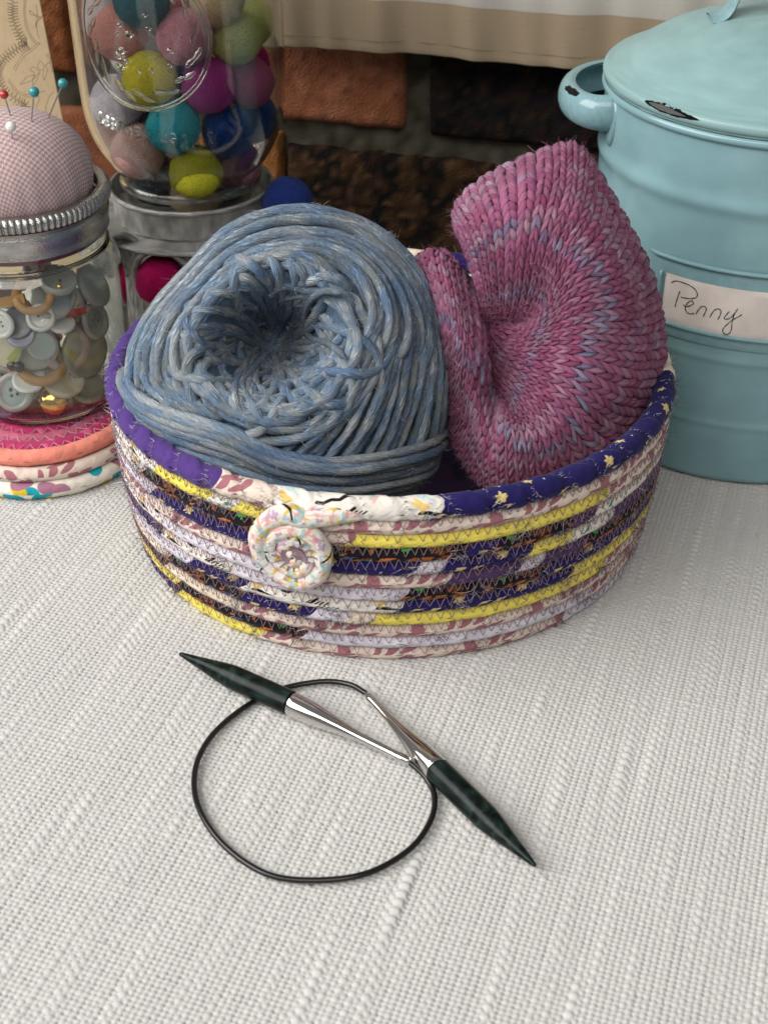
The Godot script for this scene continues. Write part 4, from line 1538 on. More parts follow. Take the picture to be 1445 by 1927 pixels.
	var list := [
		[-104.0, 179.5, -613.9, "dark teal felt ball high in the jar behind the medallion", Color(0.020, 0.085, 0.115)],
		[-87.2, 164.1, -613.7, "dusty pink felt ball at the medallion's right edge", Color(0.46, 0.19, 0.24)],
		[-116.4, 163.2, -622.2, "salmon pink felt ball behind the medallion's middle", Color(0.52, 0.20, 0.17)],
		[-104.0, 145.5, -614.6, "mustard yellow felt ball behind the medallion's lower edge", Color(0.46, 0.40, 0.025)],
		[-78.6, 141.7, -617.0, "magenta purple felt ball in the middle of the jar", Color(0.32, 0.04, 0.22)],
		[-73.0, 178.5, -620.9, "peach felt ball at the top of the jar", Color(0.66, 0.36, 0.20)],
		[-67.0, 160.0, -627.8, "nearer of two pale lime felt balls", Color(0.42, 0.42, 0.15)],
		[-62.7, 160.5, -651.6, "farther pale lime felt ball against the jar's right side", Color(0.42, 0.43, 0.15)],
		[-63.4, 137.3, -635.5, "mauve pink felt ball right of the magenta one", Color(0.40, 0.09, 0.20)],
		[-65.5, 137.4, -659.6, "hot pink felt ball half hidden at the jar's right side", Color(0.50, 0.008, 0.16)],
		[-95.0, 124.4, -613.0, "turquoise felt ball behind the embossed lettering", Color(0.012, 0.29, 0.37)],
		[-71.8, 119.0, -622.0, "royal blue felt ball low on the right", Color(0.010, 0.045, 0.20)],
		[-62.4, 115.2, -650.3, "blue felt ball behind the royal blue one", Color(0.018, 0.065, 0.24)],
		[-113.4, 110.2, -619.8, "blush pink felt ball low on the left of the jar", Color(0.58, 0.27, 0.245)],
		[-87.4, 101.6, -616.0, "lemon yellow felt ball lowest in front", Color(0.52, 0.46, 0.03)],
		[-71.2, 98.6, -635.0, "dull mauve felt ball low behind the yellow one", Color(0.30, 0.13, 0.17)],
		[-122.4, 130.0, -630.3, "lavender felt ball at the jar's left side", Color(0.45, 0.40, 0.62)],
		[-108.2, 116.5, -644.5, "charcoal felt ball deep behind the lavender one", Color(0.03, 0.035, 0.05)],
		[-90.8, 84.5, -632.8, "beige felt ball in the jar's neck", Color(0.45, 0.34, 0.24)],
		[-81.7, 84.5, -655.2, "deep turquoise felt ball in the neck on the right", Color(0.008, 0.18, 0.22)],
		[-109.8, 84.5, -647.8, "slate felt ball in the neck on the left", Color(0.02, 0.035, 0.05)],
		[-126.0, 164.1, -644.3, "pale pink felt ball at the upper left of the jar", Color(0.64, 0.42, 0.42)],
		[-99.0, 164.0, -668.0, "rose felt ball deep in the jar behind the salmon one", Color(0.45, 0.12, 0.14)],
		[-95.0, 138.0, -667.0, "navy felt ball deep in the jar's middle", Color(0.01, 0.02, 0.09)],
		[-118.0, 143.0, -660.0, "pale grey felt ball deep at the jar's left", Color(0.5, 0.5, 0.55)],
		[-66.0, 183.0, -655.0, "turquoise felt ball at the top right of the jar", Color(0.012, 0.27, 0.35)],
		[-122.0, 188.0, -640.0, "lilac felt ball topmost on the left", Color(0.45, 0.38, 0.55)],
		[-106.8, 51.2, -605.5, "raspberry felt ball in the round opening of the metal base", Color(0.37, 0.006, 0.085)],
		[-46.0, 82.2, -626.5, "navy blue felt ball resting on the metal base beside the collar", Color(0.012, 0.026, 0.13)],
		[-137.0, 12.0, -651.0, "dark blue felt ball on the table behind the button jar", Color(0.012, 0.026, 0.13)],
	]
	var n := 0
	for q in list:
		n += 1
		var m := mat(lin(minf(q[4].r * 1.75, 0.82), minf(q[4].g * 1.75, 0.82), minf(q[4].b * 1.75, 0.82)), 0.95, 0, T.felt, T.fine, 0.05)
		tri(m, 45.0)
		m.rim_enabled = true
		m.rim = 0.45
		m.rim_tint = 0.6
		m.metallic_specular = 0.1
		var t := part(self, "felt_ball", meshes[n % 3], m, Vector3(q[0], q[1], q[2]) * 0.001)
		t.basis = Basis(Vector3(rr(-1, 1), rr(-1, 1), rr(-1, 1)).normalized(), rr(0, 3))
		var fm := mat(lin(minf(q[4].r * 1.3 + 0.02, 0.8), minf(q[4].g * 1.3 + 0.02, 0.8), minf(q[4].b * 1.3 + 0.02, 0.8)), 0.95)
		part(t, "fuzz", fz, fm)
		tag(t, q[3], "felt ball", "felt balls in and around the jar")

# ---------------------------------------------------------------- coiled basket
const BC := Vector3(0.0025, 0.0, -0.4879)

func bas_r(s: float) -> float:
	return 0.1052 + 0.0062 * s + 0.0084 * s * (1 - s)

func basket() -> void:
	var o := thing("coiled_basket", "round basket of coiled scrap-fabric cord with zigzag stitching and a spiral rosette", "basket", BC)
	var rows := [
		[[-88, "P"], [-35, "M"], [-23, "W"], [7, "N"], [81, "C"]],
		[[-88, "W"], [-52, "Y"], [-37, "T"], [-31, "Y"], [-24, "M"], [81, "N"]],
		[[-88, "W"], [-57, "B"], [-25, "M"], [-9, "Y"], [24, "Y"], [43, "M"]],
		[[-88, "L"], [-54, "N"], [-26, "B"], [12, "N"], [18, "B"], [34, "G"], [40, "T"]],
		[[-88, "M"], [-46, "M"], [-24, "N"], [3, "L"], [8, "N"], [25, "Y"], [34, "T"], [46, "G"]],
		[[-88, "W"], [-52, "L"], [-22, "M"], [9, "G"], [23, "L"], [28, "G"], [39, "B"]],
		[[-88, "N"], [-53, "W"], [-33, "L"], [1, "B"], [17, "B"], [29, "N"], [45, "N"]],
		[[-88, "L"], [-45, "N"], [-31, "W"], [0, "N"], [13, "N"], [36, "Y"], [59, "Y"]],
		[[-88, "C"], [-53, "B"], [-32, "N"], [-17, "L"], [-10, "C"], [-5, "Y"], [36, "Y"], [47, "M"]],
		[[-88, "B"], [-55, "C"], [-33, "M"], [-14, "M"], [40, "M"]],
		[[-88, "Y"], [-52, "B"], [-19, "L"], [9, "L"], [44, "M"]],
		[[-88, "N"], [-53, "Y"], [-29, "M"], [18, "M"], [37, "L"]]
	]
	var N := 12
	var H := 0.0732
	var dh := H / N
	var el := 0.9313
	var back := ["C", "M", "Y", "N", "L", "W", "B", "P"]
	for k in N:
		var h := H - (k + 0.5) * dh
		var R := bas_r(h / H) - 0.003
		var rho := dh * 0.56
		if k == 0:
			rho = 0.0040
			h += 0.0004
		if k == 1: h -= 0.0002
		var row: Array = rows[k]
		var coil := Node3D.new()
		coil.name = "coil" if k == 0 else "coil_%03d" % k
		o.add_child(coil)
		var spans := []
		for i in row.size():
			var a1: float = row[i + 1][0] if i + 1 < row.size() else 92.0
			spans.append([row[i][0] - 0.5, a1 + 0.5, row[i][1]])
		var bk := ["P", "N", "C", "C", "C"] if k == 0 else []
		for i in 5:
			var a := 92.0 + i * 36.0
			var key: String = [back[(i * 3 + k * 5) % 8], ["N", "N", "C", "C", "P"][i]][1 if k == 0 else 0]
			spans.append([a - 0.5, a + 36.5, key])
		for sp in spans:
			var lam := 0.0145 if k == 0 else rr(0.012, 0.019)
			var w := cord_ring(R, el, h, rho * rr(0.985, 1.035), sp[0], sp[1], lam, 0.20 if k == 0 else 0.10, k * 17 + int(sp[0]), 16)
			put(coil, "fabric_wrap", w, fabric(sp[2]))
		if k < N - 1:
			var hb := H - (k + 1) * dh
			put(coil, "stitching", zigzag(bas_r(hb / H) - 0.003, el, hb, dh * 0.56, dh, -180, 180, 0.00165 * (1.0 + 0.2 * sin(k * 2.1))), thread_mat())
		# threads that have worked loose from the cloth edges
		var fr := MB.new()
		for sp in spans:
			var many := (70 if sp[2] == "N" and k == 0 else 64) if sp[1] < 100 else 6
			for q in many:
				var a: float = deg_to_rad(sp[0] + rr(-1.0, 2.2)) if q % 3 else deg_to_rad(rr(sp[0], sp[1]))
				var nrm := Vector3(sin(a) * el, 0, cos(a)).normalized()
				var ps := rr(-1.0, 1.4)
				var p := Vector3(sin(a) * R, h, cos(a) * el * R) + (nrm * cos(ps) + Vector3.UP * sin(ps)) * rho * 0.97
				var d := nrm * rr(0.3, 1.0) + Vector3.UP * rr(-0.9, 0.5) + nrm.cross(Vector3.UP) * rr(-1.2, 1.2)
				var cc: Color = [Color(0.62, 0.58, 0.55), Color(0.62, 0.58, 0.55), Color(0.42, 0.36, 0.45), Color(0.10, 0.07, 0.22), Color(0.5, 0.30, 0.30)][q % 5]
				if sp[2] == "N" and q % 2: cc = Color(0.60, 0.58, 0.66)
				hair(fr, p, d, rr(0.0012, 0.0052) * (1.0 if q % 7 else 1.7), 0.00012, cc, 1.4)
		if k == 0:
			# worn white edges of the cloth strip where it laps over itself
			for q in 900:
				var a := deg_to_rad(rr(-95.0, 100.0))
				var n0: float = floor((a * R) / 0.0145) + 0.5
				var ps := rr(-1.2, 2.2)
				a = (n0 * 0.0145 - ps / TAU * 0.9 * 0.0145) / R + rr(-0.004, 0.004)
				var nrm := Vector3(sin(a) * el, 0, cos(a)).normalized()
				var p := Vector3(sin(a) * R, h, cos(a) * el * R) + (nrm * cos(ps) + Vector3.UP * sin(ps)) * rho * 1.06
				hair(fr, p, nrm * rr(0.1, 0.6) + Vector3.UP * rr(-0.4, 0.6) + nrm.cross(Vector3.UP) * rr(-1.2, 1.2), rr(0.0008, 0.0026), 0.00011, Color(0.50, 0.46, 0.58) if q % 3 else Color(0.62, 0.6, 0.62), 1.2)
		var fm := mat(Color.WHITE, 0.9)
		fm.vertex_color_use_as_albedo = true
		var fo := put(coil, "frayed_threads", fr, fm)
		fo.set_meta("kind", "stuff")
	# bottom: its dark cloth colour stands in for the deep shade inside
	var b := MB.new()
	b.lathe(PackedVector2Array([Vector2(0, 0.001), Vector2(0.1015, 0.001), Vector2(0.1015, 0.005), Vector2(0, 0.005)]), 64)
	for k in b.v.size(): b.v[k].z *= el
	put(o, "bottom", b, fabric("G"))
	# rosette: the end of the cord rolled up on the outside
	var ros := Node3D.new()
	ros.name = "spiral_rosette"
	o.add_child(ros)
	var ph := deg_to_rad(-16.8)
	var hc := 0.0540
	var rc := bas_r(hc / H) + 0.0042
	var c := Vector3(sin(ph) * rc, hc, cos(ph) * rc * el)
	var nrm := Vector3(sin(ph) * el, 0.0, cos(ph)).normalized()
	var side := Vector3.UP.cross(nrm)
	var path := PackedVector3Array()
	var rad := PackedFloat32Array()
	for i in 14:
		var s := i / 13.0
		var a := deg_to_rad(lerpf(-3.0, -15.5, s))
		var r0 := bas_r(1.0) + lerpf(-0.0046, 0.0036, pow(s, 0.7))
		path.append(Vector3(sin(a) * r0, H - dh * 0.5 - 0.0004 - 0.002 * s * s, cos(a) * r0 * el))
		rad.append(lerpf(0.0030, 0.0037, s))
	var turns := 3.1
	for i in range(0, 150):
		var s := i / 149.0
		var w := PI / 2 + 0.08 + TAU * turns * s
		var r := lerpf(0.0146, 0.0006, pow(s, 0.84))
		var rho := lerpf(0.0038, 0.0022, s)
		path.append(c + side * cos(w) * r + Vector3.UP * sin(w) * r * 1.08 + nrm * (0.0012 * s + 0.0006 * sin(s * 40)))
		rad.append(rho * (1.0 + 0.05 * sin(i * 0.9)))
	b = MB.new()
	b.tube(path, rad, 16, PackedColorArray(), 33, 0.8, false, 1.0, nrm)
	put(ros, "fabric_wrap", b, fabric("R"))
	b = MB.new()
	for i in range(20, 150):
		var s := i / 149.0
		var w := PI / 2 + 0.08 + TAU * turns * s
		var r := lerpf(0.0146, 0.0006, pow(s, 0.84))
		var gap := r - lerpf(0.0030, 0.0018, s)
		for e in 2:
			var w0 := w + e * 0.06
			var p := c + (side * cos(w0) + Vector3.UP * sin(w0)) * (gap + 0.0019)
			var q := c + (side * cos(w0 + 0.12) + Vector3.UP * sin(w0 + 0.12)) * maxf(gap - 0.0019, 0.0)
			var up := nrm * (lerpf(0.0036, 0.0027, s) + 0.0012 * s)
			if e == 1:
				var z := p
				p = q
				q = z
			if i % 3 == 0 or s > 0.55: b.tube(PackedVector3Array([p + up * 1.0, (p + q) * 0.5 + up * 0.82, q + up * 1.0]), PackedFloat32Array([0.00016]), 4)
	put(ros, "stitching", b, thread_mat())

# ---------------------------------------------------------------- yarn
const YC := Vector3(-0.0362, 0.0728, -0.478)
const YR := 0.0632

func hole_depth(a: float, b: float) -> float:
	var d := Vector2((a + 0.10) / 1.08, (b - 0.19) / 0.92).length()
	return 1.12 * (1.0 - smoothstep(0.04, 0.46, d))

# from the flat guide drawing to the ball: inside the rim the third axis faces out of the hole
func yarn_point(p: Vector2, lift: float, e1: Vector3, e2: Vector3, e3: Vector3) -> Vector3:
	var L := p.length()
	var al: float
	if L < 0.95: al = asin(L)
	else: al = asin(0.95) + (L - 0.95) * 3.4
	var u := p / maxf(L, 1e-6)
	var c := cos(al)
	var s := sin(al)
	var q := u * s
	if al < 1.3: c -= hole_depth(q.x, q.y) * (1.0 - smoothstep(1.0, 1.3, al))
	return slump((e1 * q.x + e2 * q.y + e3 * c) * YR * lift, e1, e2)

# the ball is a little flat on its upper left
func slump(v: Vector3, e1: Vector3, e2: Vector3) -> Vector3:
	var q := Vector2(v.dot(e1), v.dot(e2)) / YR
	var k := exp(-pow(angle_difference(2.34, q.angle()) / 0.42, 2.0)) * smoothstep(0.2, 0.9, q.length())
	return v * (1.0 - 0.085 * k)

func yarn_col(s: float, id: float, f: FastNoiseLite) -> Color:
	var k := f.get_noise_2d(s * 3.0, id * 9.7)
	var k2 := f.get_noise_2d(s * 1.7 + 300.0, id * 5.1)
	var c := Color(0.200, 0.315, 0.475)
	c = c.lerp(Color(0.43, 0.475, 0.51), clampf(k * 2.0 + 0.36, 0, 1))
	c = c.lerp(Color(0.11, 0.205, 0.38), clampf(k2 * 2.2 - 0.05, 0, 1) * 0.7)
	c = c * 1.3
	c = c.lerp(Color(0.42, 0.46, 0.44), clampf(-k * 2.4 - 0.25, 0, 1) * 0.8)
	return c

func yarn_ball() -> void:
	var o := thing("yarn_ball", "large ball of variegated blue grey wool yarn with an open centre, in the basket", "yarn ball", YC)
	var e3 := Vector3(0.0692, 0.4865, 0.8709).normalized()
	var e1 := Vector3.UP.cross(e3).normalized()
	var e2 := e3.cross(e1)
	var f := FastNoiseLite.new()
	f.seed = 404
	f.frequency = 0.55
	f.fractal_octaves = 2
	var ym := mat(Color.WHITE, 0.95, 0, T.fibre, T.fibre_h, 0.06, Vector3.ONE)
	ym.vertex_color_use_as_albedo = true
	ym.rim_enabled = true
	ym.rim = 0.15
	ym.metallic_specular = 0.15
	# the wound inside
	var P := PackedVector3Array()
	var nu := 97
	var nv := 61
	for i in nu:
		var w := TAU * i / (nu - 1)
		for j in nv:
			var al := PI * j / (nv - 1)
			var q := Vector2(cos(w), sin(w)) * sin(al)
			var c := cos(al)
			if al < 1.3: c -= hole_depth(q.x, q.y) * (1.0 - smoothstep(1.0, 1.3, al))
			P.append(slump((e1 * q.x + e2 * q.y + e3 * c) * YR * 0.955, e1, e2))
	var b := MB.new()
	b.grid(P, nu, nv, true, false, -1.0, 40, 30)
	fix_out(b, Vector3(0, 0, 0))
	put(o, "inner_windings", b, mat(lin(0.25, 0.39, 0.57), 0.95, 0, T.fibre, T.fibre_h, 0.1))
	var gd := {
		"arc_out": [Vector2(-1.01, -0.10), Vector2(-0.95, 0.20), Vector2(-0.79, 0.53), Vector2(-0.50, 0.81), Vector2(-0.13, 0.94), Vector2(0.20, 0.94), Vector2(0.53, 0.84), Vector2(0.83, 0.56), Vector2(0.99, 0.20), Vector2(1.01, -0.13)],
		"arc_in": [Vector2(-0.68, 0.00), Vector2(-0.68, 0.23), Vector2(-0.58, 0.46), Vector2(-0.38, 0.65), Vector2(-0.13, 0.74), Vector2(0.10, 0.77), Vector2(0.33, 0.73), Vector2(0.50, 0.60), Vector2(0.58, 0.36), Vector2(0.53, 0.17)],
		"r_out": [Vector2(0.20, 0.95), Vector2(0.60, 0.81), Vector2(0.86, 0.53), Vector2(0.99, 0.20), Vector2(1.02, -0.13), Vector2(1.01, -0.43), Vector2(0.97, -0.68)],
		"r_mid": [Vector2(0.40, 0.76), Vector2(0.65, 0.56), Vector2(0.78, 0.26), Vector2(0.79, -0.03), Vector2(0.74, -0.30), Vector2(0.66, -0.53), Vector2(0.53, -0.78)],
		"r_in": [Vector2(0.66, 0.51), Vector2(0.58, 0.26), Vector2(0.46, 0.03), Vector2(0.30, -0.20), Vector2(0.12, -0.38), Vector2(-0.07, -0.53), Vector2(-0.25, -0.68)],
		"band_out": [Vector2(-1.03, 0.10), Vector2(-0.89, -0.07), Vector2(-0.66, -0.18), Vector2(-0.36, -0.28), Vector2(-0.10, -0.43), Vector2(0.20, -0.50), Vector2(0.53, -0.49), Vector2(0.83, -0.44), Vector2(1.03, -0.35)],
		"band_in": [Vector2(-1.02, -0.33), Vector2(-0.86, -0.56), Vector2(-0.60, -0.71), Vector2(-0.26, -0.81), Vector2(0.10, -0.86), Vector2(0.46, -0.88), Vector2(0.83, -0.84), Vector2(1.06, -0.76)],
		"ll_a": [Vector2(-1.00, 0.00), Vector2(-0.96, -0.30), Vector2(-0.88, -0.53), Vector2(-0.70, -0.73)],
		"ll_b": [Vector2(-0.70, -0.26), Vector2(-0.63, -0.43), Vector2(-0.46, -0.63), Vector2(-0.23, -0.78)],
		"left_a": [Vector2(-0.88, 0.36), Vector2(-0.92, 0.17), Vector2(-0.88, -0.05), Vector2(-0.70, -0.20)],
		"left_b": [Vector2(-0.65, 0.33), Vector2(-0.70, 0.13), Vector2(-0.63, -0.07), Vector2(-0.40, -0.26)],
		"lr_a": [Vector2(1.07, -0.30), Vector2(0.93, -0.50), Vector2(0.76, -0.73), Vector2(0.60, -0.89)],
		"lr_b": [Vector2(1.08, -0.46), Vector2(0.99, -0.63), Vector2(0.86, -0.83), Vector2(0.76, -0.94)]
	}
	for k in gd["arc_in"].size(): gd["arc_in"][k] = (gd["arc_in"][k] as Vector2).lerp(Vector2(-0.10, 0.19), 0.20)
	for k in gd["r_in"].size(): gd["r_in"][k] = (gd["r_in"][k] as Vector2).lerp(Vector2(-0.10, 0.19), 0.14)
	# families: guides, how many, lift, lift spread, thickness
	var fam := [
		["left_a", "left_b", 9, 0.985, 0.008, 0.00160],
		["ll_a", "ll_b", 10, 0.990, 0.008, 0.00160],
		["arc_in", "arc_out", 25, 0.990, 0.024, 0.00172],
		["r_in", "r_mid", 17, 0.985, 0.016, 0.00160],
		["r_mid", "r_out", 18, 0.998, 0.016, 0.00155],
		["arc_in", "arc_out", 9, 1.022, 0.010, 0.00168],
		["band_in", "band_out", 17, 1.035, 0.010, 0.00165],
		["lr_a", "lr_b", 2, 1.050, 0.004, 0.00135],
		["band_in", "band_out", 6, 1.058, 0.006, 0.00160],
	]
	var pts_h := PackedVector3Array()
	var id := 0
	for q in fam:
		var A: Array = gd[q[0]]
		var B: Array = gd[q[1]]
		var n: int = q[2]
		for k in n:
			id += 1
			var t0 := (k + 0.5) / n + rr(-0.35, 0.35) / n
			var t1 := t0 + rr(-0.09, 0.09)
			var m := 64
			var path := PackedVector3Array()
			var cols := PackedColorArray()
			var rad := PackedFloat32Array()
			var lift: float = q[3] + rr(-1, 1) * q[4] * 0.6 + (0.007 if k % 2 else -0.007)
			var tone := rr(0.80, 1.22)
			var ph := rr(0, 6)
			var s0 := rr(-0.02, 0.04)
			var s1 := rr(0.96, 1.02)
			for i in m + 1:
				var s := lerpf(s0, s1, float(i) / m)
				var t := lerpf(t0, t1, s) + 0.02 * sin(s * 7.0 + ph)
				var ga: Vector2 = cat(A, s)
				var gb: Vector2 = cat(B, s)
				var g := ga.lerp(gb, t)
				var endl := minf(s - s0, s1 - s)
				var lf := lift + 0.007 * sin(s * 9.0 + ph * 3.0) - 0.05 * exp(-endl / 0.025)
				var p := yarn_point(g, lf, e1, e2, e3)
				path.append(p)
				cols.append(yarn_col(s * 3.0, id, f) * tone)
				rad.append(q[5] * (1.0 + 0.10 * sin(i * 0.7 + ph) + 0.06 * sin(i * 1.9)))
				if i % 4 == 0: pts_h.append(p)
			b = MB.new()
			b.tube(path, rad, 9, cols, 42, 1)
			put(o, "yarn_strand", b, ym)
	# windings that turn round the hole and sink into it, then loose loops
	for k in 72:
		id += 1
		var g := []
		var wig := 0.02
		var w := rr(0, TAU)
		var lift := rr(0.975, 1.005)
		if k < 68:
			var deep := (k % 38) / 37.0
			var d0 := lerpf(0.60, 0.14, deep) + rr(-0.05, 0.05)
			var d1 := d0 - rr(0.02, 0.20) * (1.0 if k % 4 else -0.6)
			var sweep := rr(1.0, 2.4) * (1.0 if k % 5 else -1.0)
			if k >= 38:
				# over the lip and slantwise down into the hole
				d0 = rr(0.42, 0.60)
				d1 = rr(0.08, 0.28)
				sweep = rr(0.45, 1.15) * (-1.0 if k % 4 else 1.0)
			wig = lerpf(0.008, 0.02, deep)
			for i in 9:
				var s := i / 8.0
				var d := maxf(lerpf(d0, d1, s * s) + rr(-wig, wig), 0.03)
				g.append(Vector2(-0.10 + cos(w + sweep * s) * d * 1.08, 0.19 + sin(w + sweep * s) * d * 0.92))
			lift = rr(0.962, 1.010) + 0.015 * deep
		else:
			# a loop: in towards the hole and back out again
			var d0 := rr(0.50, 0.66)
			var d1 := rr(0.12, 0.36)
			var op := rr(0.30, 0.62)
			for q in [[-2.2, -0.15], [-1.5, 0.2], [-0.9, 0.7], [0.0, 1.0], [0.7, 0.75], [1.3, 0.25], [2.2, -0.1]]:
				var d: float = lerpf(d0, d1, q[1])
				var ww: float = w + q[0] * op
				g.append(Vector2(-0.10 + cos(ww) * d * 1.08 + rr(-0.02, 0.02), 0.19 + sin(ww) * d * 0.92 + rr(-0.02, 0.02)))
			lift = rr(0.995, 1.02)
		var path := PackedVector3Array()
		var cols := PackedColorArray()
		var rad := PackedFloat32Array()
		var ph := rr(0, 6)
		var thick := rr(0.00175, 0.00215)
		for i in 57:
			var s := i / 56.0
			var endl := minf(s, 1.0 - s)
			var p := yarn_point(cat(g, s), lift + 0.008 * sin(s * 11.0 + ph) - 0.07 * exp(-endl / 0.05), e1, e2, e3)
			path.append(p)
			cols.append(yarn_col(s * 2.5, id + 50, f))
			rad.append(thick * (1.0 + 0.08 * sin(i * 0.8)) * clampf(endl * 28.0 + 0.05, 0.05, 1.0))
			if i % 4 == 0: pts_h.append(p)
		b = MB.new()
		b.tube(path, rad, 9, cols, 42, 1)
		put(o, "yarn_strand", b, ym)
	for k in 12:
		id += 1
		var w := rr(0, TAU)
		var a := Vector2(cos(w), sin(w))
		var path := PackedVector3Array()
		var cols := PackedColorArray()
		var rad := PackedFloat32Array()
		var o2 := rr(-0.12, 0.12)
		for i in 33:
			var s := i / 16.0 - 1.0
			var g := Vector2(-0.10, 0.19) + a * s * 0.26 + Vector2(-a.y, a.x) * (o2 + 0.05 * sin(s * 3.0 + k))
			path.append(yarn_point(g, 0.985, e1, e2, e3) + e3 * (0.001 + 0.0012 * (k % 3)))
			cols.append(yarn_col(s + 1.0, id + 90, f))
			rad.append(0.0017 * clampf((1.0 - absf(s)) * 10.0 + 0.05, 0.05, 1.0))
		b = MB.new()
		b.tube(path, rad, 9, cols, 42, 1)
		put(o, "yarn_strand", b, ym)
	# one cord that hangs into the hole on its right
	var cord := [Vector2(0.30, 0.42), Vector2(0.20, 0.44), Vector2(0.12, 0.40), Vector2(0.09, 0.30), Vector2(0.12, 0.20), Vector2(0.22, 0.15), Vector2(0.30, 0.06)]
	var cp := PackedVector3Array()
	var cc := PackedColorArray()
	for i in 61:
		cp.append(yarn_point(cat(cord, i / 60.0), 1.0, e1, e2, e3) + e3 * 0.006)
		cc.append(Color(0.30, 0.38, 0.47))
	b = MB.new()
	var cr := PackedFloat32Array()
	for i in 61: cr.append(0.0013 * clampf(minf(i, 60 - i) * 0.25 + 0.02, 0.02, 1.0))
	b.tube(cp, cr, 9, cc, 42, 1)
	put(o, "yarn_strand", b, ym)
	# the windings of the far side
	b = MB.new()
	for k in 80:
		var nrm := (e3 + (e1 * rng.randfn() + e2 * rng.randfn()) * 0.33).normalized()
		var x := nrm.cross(Vector3(rr(-1, 1), rr(-1, 1), rr(-1, 1))).normalized()
		var y := nrm.cross(x)
		var off := rr(-0.75, 0.22)
		var r := sqrt(1.0 - off * off)
		var path := PackedVector3Array()
		var cols := PackedColorArray()
		for i in 73:
			var w := TAU * i / 72.0
			path.append(slump((nrm * off + (x * cos(w) + y * sin(w)) * r) * YR * rr(0.968, 0.972), e1, e2))
			cols.append(yarn_col(w, k + 200, f))
		b.tube(path, PackedFloat32Array([0.0015]), 7, cols, 42, 1, true)
	var far := put(o, "far_windings", b, ym)
	far.set_meta("kind", "stuff")
	# halo of stray fibres
	b = MB.new()
	for k in 8000:
		var p := pts_h[rng.randi_range(0, pts_h.size() - 1)]
		var nrm := p.normalized()
		var t := nrm.cross(Vector3(rr(-1, 1), rr(-1, 1), rr(-1, 1))).normalized()
		hair(b, p + nrm * 0.0012 + t * 0.001 * rr(-1, 1), nrm * rr(0.1, 0.7) + t, rr(0.0015, 0.0055) if k % 9 else rr(0.005, 0.009), 0.00005, Color(0.48, 0.55, 0.62) if k % 2 else Color(0.62, 0.66, 0.68), 1.2)
	var fm := mat(Color.WHITE, 0.95)
	fm.vertex_color_use_as_albedo = true
	var fo := put(o, "fuzz", b, fm)
	fo.set_meta("kind", "stuff")

